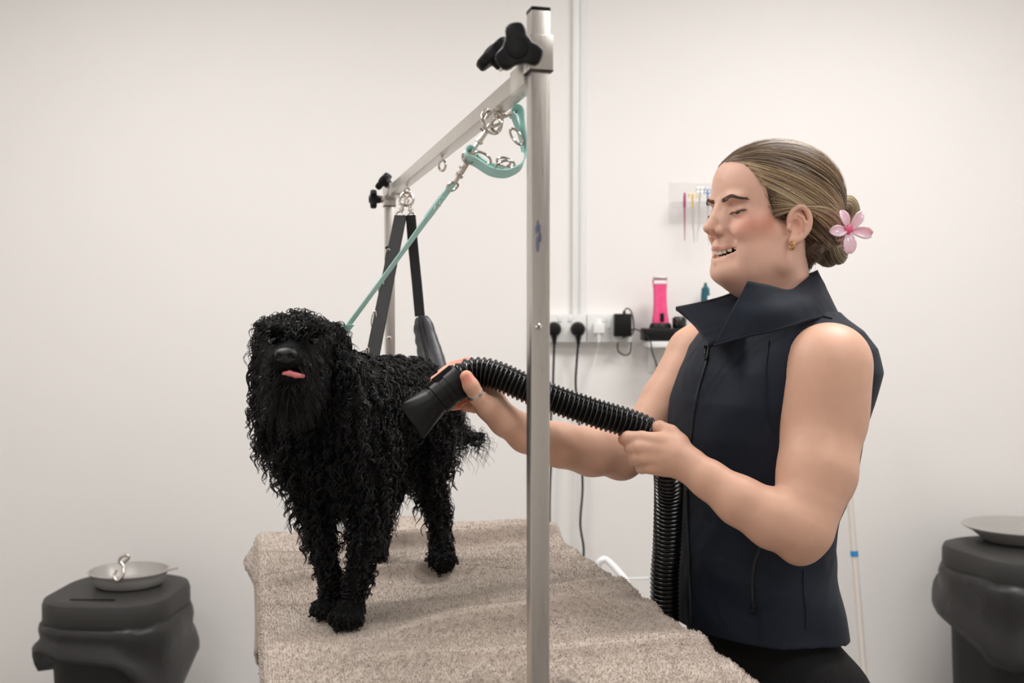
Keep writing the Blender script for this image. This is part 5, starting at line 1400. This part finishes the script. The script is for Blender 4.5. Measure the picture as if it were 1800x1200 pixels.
patch([[(1411, 497, 1.562), (1428, 512, 1.548), (1444, 524, 1.545)], [(1434, 478, 1.632), (1447, 500, 1.600), (1450, 516, 1.588)], [(1430, 480, 1.68), (1449, 504, 1.665), (1456, 520, 1.66)]], 'collar_fold', 'vest', vest, .003)
lap = [[(1190, 543, 1.585), (1222, 572, 1.555), (1246, 609, 1.500)], [(1225, 536, 1.60), (1248, 560, 1.570), (1262, 602, 1.508)], [(1268, 525, 1.625), (1280, 548, 1.590), (1285, 588, 1.525)], [(1303, 511, 1.66), (1308, 535, 1.62), (1306, 572, 1.55)]]
_, lg = patch(lap, 'lapel', 'vest', vest, .006)
MB().tube(lg[0], .0042, 8).build('lapel_piping', 'lining', vest)
MB().tube(np.concatenate([cg[0], cg[1:, -1]]), .0026, 8).build('collar_edge', 'vest', vest)
def zipper(pts, nm, r=.0016, mt='lining'):
    q = onvest(pts)
    if len(q) > 3: return MB().tube(q, r, 6).build(nm, mt, vest), q
    return None, q
zipper([(1247, 610), (1242, 640), (1230, 680), (1220, 730), (1214, 790), (1210, 830)], 'zip', .0024)
zipper([(1208, 860), (1210, 940), (1213, 1020), (1216, 1095)], 'zip', .0024)
zipper([(1338, 955), (1326, 990), (1322, 1030), (1324, 1062)], 'pocket_zip', .0028)
zipper([(1338, 1060), (1338, 1100), (1339, 1128)], 'seam', .0008, 'vest')
zipper([(1412, 1000), (1412, 1040), (1416, 1070), (1416, 1105)], 'seam', .0008, 'vest')
zipper([(1352, 600), (1346, 660), (1350, 720), (1362, 760)], 'seam', .0009, 'vest')
zipper([(1385, 545), (1420, 550), (1462, 560)], 'seam', .0012, 'vest')
def pull(px, py0, py1):
    a, n_ = ray(VB, px, py0, .004); b, _ = ray(VB, px, py1, .004)
    if a is None or b is None: return
    MB().tube([a, a * .5 + b * .5], .0016, 8).ring(a * .2 + b * .8, .0042, .0011, n_, 18, 6).box(a, (.006, .004, .009), bev=.001).build('zip_pull', 'black', vest)
pull(1243, 614, 634); pull(1325, 1062, 1082)
h_, n_ = ray(VB, 1243, 612, .004)
if h_ is not None:
    MB().tube([h_, h_ + [.0, -.004, -.014], h_ + [0.002, -.004, -.024]], .0013, 6).build('zip_pull', 'silver', vest)
# armhole rims
# ---- trousers, shoes
TR = Vol([.10, 1.36, .05], [.75, 1.90, .93], .006)
TR.put([.2, 1.4, .72], [.66, 1.86, .90], lambda p: np.maximum(torso(p, -.020), np.abs(p[..., 2] - .81) - .09))
C0 = np.array([P(1350, 1160, DT)[0], DT, 0])
for s in (-1, 1):
    b = C0 + BS * s * .092 + np.array([.006, 0, 0])
    TR.chain([b * [1, 1, 0] + [0, 0, .735], b + [0, 0, .62], b + [0, 0, .46] + BF * .01, b + [0, 0, .28] + BS * s * .01, b + BS * s * .015 + [0, 0, .09]], [.097, .086, .064, .055, .045], k=.03, kin=.02)
v, q = TR.mesh(1); tag(obj('trousers', v, q, 'trouser', who), 'black trousers')
for s in (-1, 1):
    b = C0 + BS * s * .10; Vs = Vol(b - .2 + [0, 0, .15], b + .2 + [0, 0, -.05], .005)
    Vs.ell(b + [0, 0, .045] + BF * .0, (.05, .04, .045), Rb); Vs.ell(b + BF * .09 + [0, 0, .032], (.09, .042, .032), Rb, .02)
    Vs.put(b - .2, b + .2, lambda p: -(p[..., 2] - .001), 0, 's') if False else None
    v, q = Vs.mesh(1); v[:, 2] = np.maximum(v[:, 2], .001); obj('shoe', v, q, 'black', who)

# ------------------------------------------------------------------ dryer hose and nozzle
hs = empty('dryer_hose', P(812, 668, 1.5), 'black corrugated dryer hose with a flat nozzle held in both hands', 'hose')
hp = [P(808, 668, 1.500), P(822, 656, 1.500), P(845, 653, 1.499), P(875, 660, 1.495), P(925, 682, 1.487), P(985, 705, 1.480), P(1050, 727, 1.476), P(1100, 742, 1.476), P(1140, 760, 1.482), P(1164, 790, 1.495), P(1174, 830, 1.510), P(1175, 880, 1.535), P(1172, 960, 1.555), P(1168, 1060, 1.565)]
hp += [np.array([hp[-1][0] + .012, 1.575, .6]), np.array([hp[-1][0] + .02, 1.58, .3]), np.array([hp[-1][0] - .02, 1.62, .08]), np.array([hp[-1][0] - .16, 1.70, .027]), np.array([hp[-1][0] - .45, 1.78, .027])]
c = catmull(hp, 60); L = np.concatenate([[0], np.cumsum(np.linalg.norm(np.diff(c, axis=0), axis=1))])
pitch = .0072; nr = int(L[-1] / pitch); sN = nr * 10
sl_ = np.linspace(0, L[-1], sN + 1); cp = np.column_stack([np.interp(sl_, L, c[:, i]) for i in range(3)])
ph = (sl_ / pitch) % 1; rad = .0195 + .0040 * np.sqrt(np.clip(np.cos((ph - .5) * 2 * np.pi) * .5 + .5, 0, 1) + 1e-6) ** 1.6 - .0008
rad[:4] = .0185
MB().tube(cp, rad, 24).build('corrugated_tube', 'blackgloss', hs)
# nozzle
n0, n1 = P(812, 666, 1.500), P(762, 706, 1.490); nd = unit(n1 - n0); LN = np.linalg.norm(n1 - n0)
m = MB().lathe(n0 - nd * .002, [(.0205, 0), (.0262, .0005), (.0268, .002), (.0262, .024), (.0248, .0245), (.0244, LN * .62), (.0256, LN * .62 + .001), (.0256, LN * .9), (.0235, LN * .9 + .001), (.0225, LN + .006)], 40, nd)
barrel = m.build('nozzle_barrel', 'black', hs)
upn = unit(np.cross(nd, [0, 1, 0])); upn = upn if upn[2] > 0 else -upn
sdn = np.cross(nd, upn)
RN = np.column_stack([nd, upn, sdn])
MB().box(n0 + nd * LN * .35 + upn * .0235, (LN * .62, .010, .030), RN, bev=.002).box(n0 + nd * LN * .80 + upn * .0225, (LN * .25, .009, .026), RN, bev=.002).build('slide_catch', 'black', barrel)
# fan tip: circle to flat slot
t0 = n0 + nd * (LN + .002); t1 = P(721, 742, 1.462); K = 14; n = 36; a = np.linspace(0, 2 * np.pi, n, endpoint=False); V = []
wd = unit(P(739, 764, 1.462) - P(703, 718, 1.462)); wd = unit(wd - nd * (wd @ nd) * .6)
for i in range(K):
    tt = i / (K - 1); e = tt ** 1.3; cc_ = t0 * (1 - tt) + t1 * tt; U1_ = unit(upn * (1 - e) - wd * e); N1_ = unit(np.cross(nd, U1_))
    ra1 = .0228 * (1 - e) + .034 * e * .88; rb1 = .0228 * (1 - tt) ** 1.1 + .0050
    for q_ in a: V.append(cc_ + U1_ * ra1 * math.cos(q_) + N1_ * rb1 * math.sin(q_))
F = [[i * n + j, i * n + (j + 1) % n, (i + 1) * n + (j + 1) % n, (i + 1) * n + j] for i in range(K - 1) for j in range(n)] + [list(range(n))[::-1]]
o = MB().add(V, F).build('flat_nozzle', 'black', hs); o.modifiers.new('s', 'SOLIDIFY').thickness = -.0018
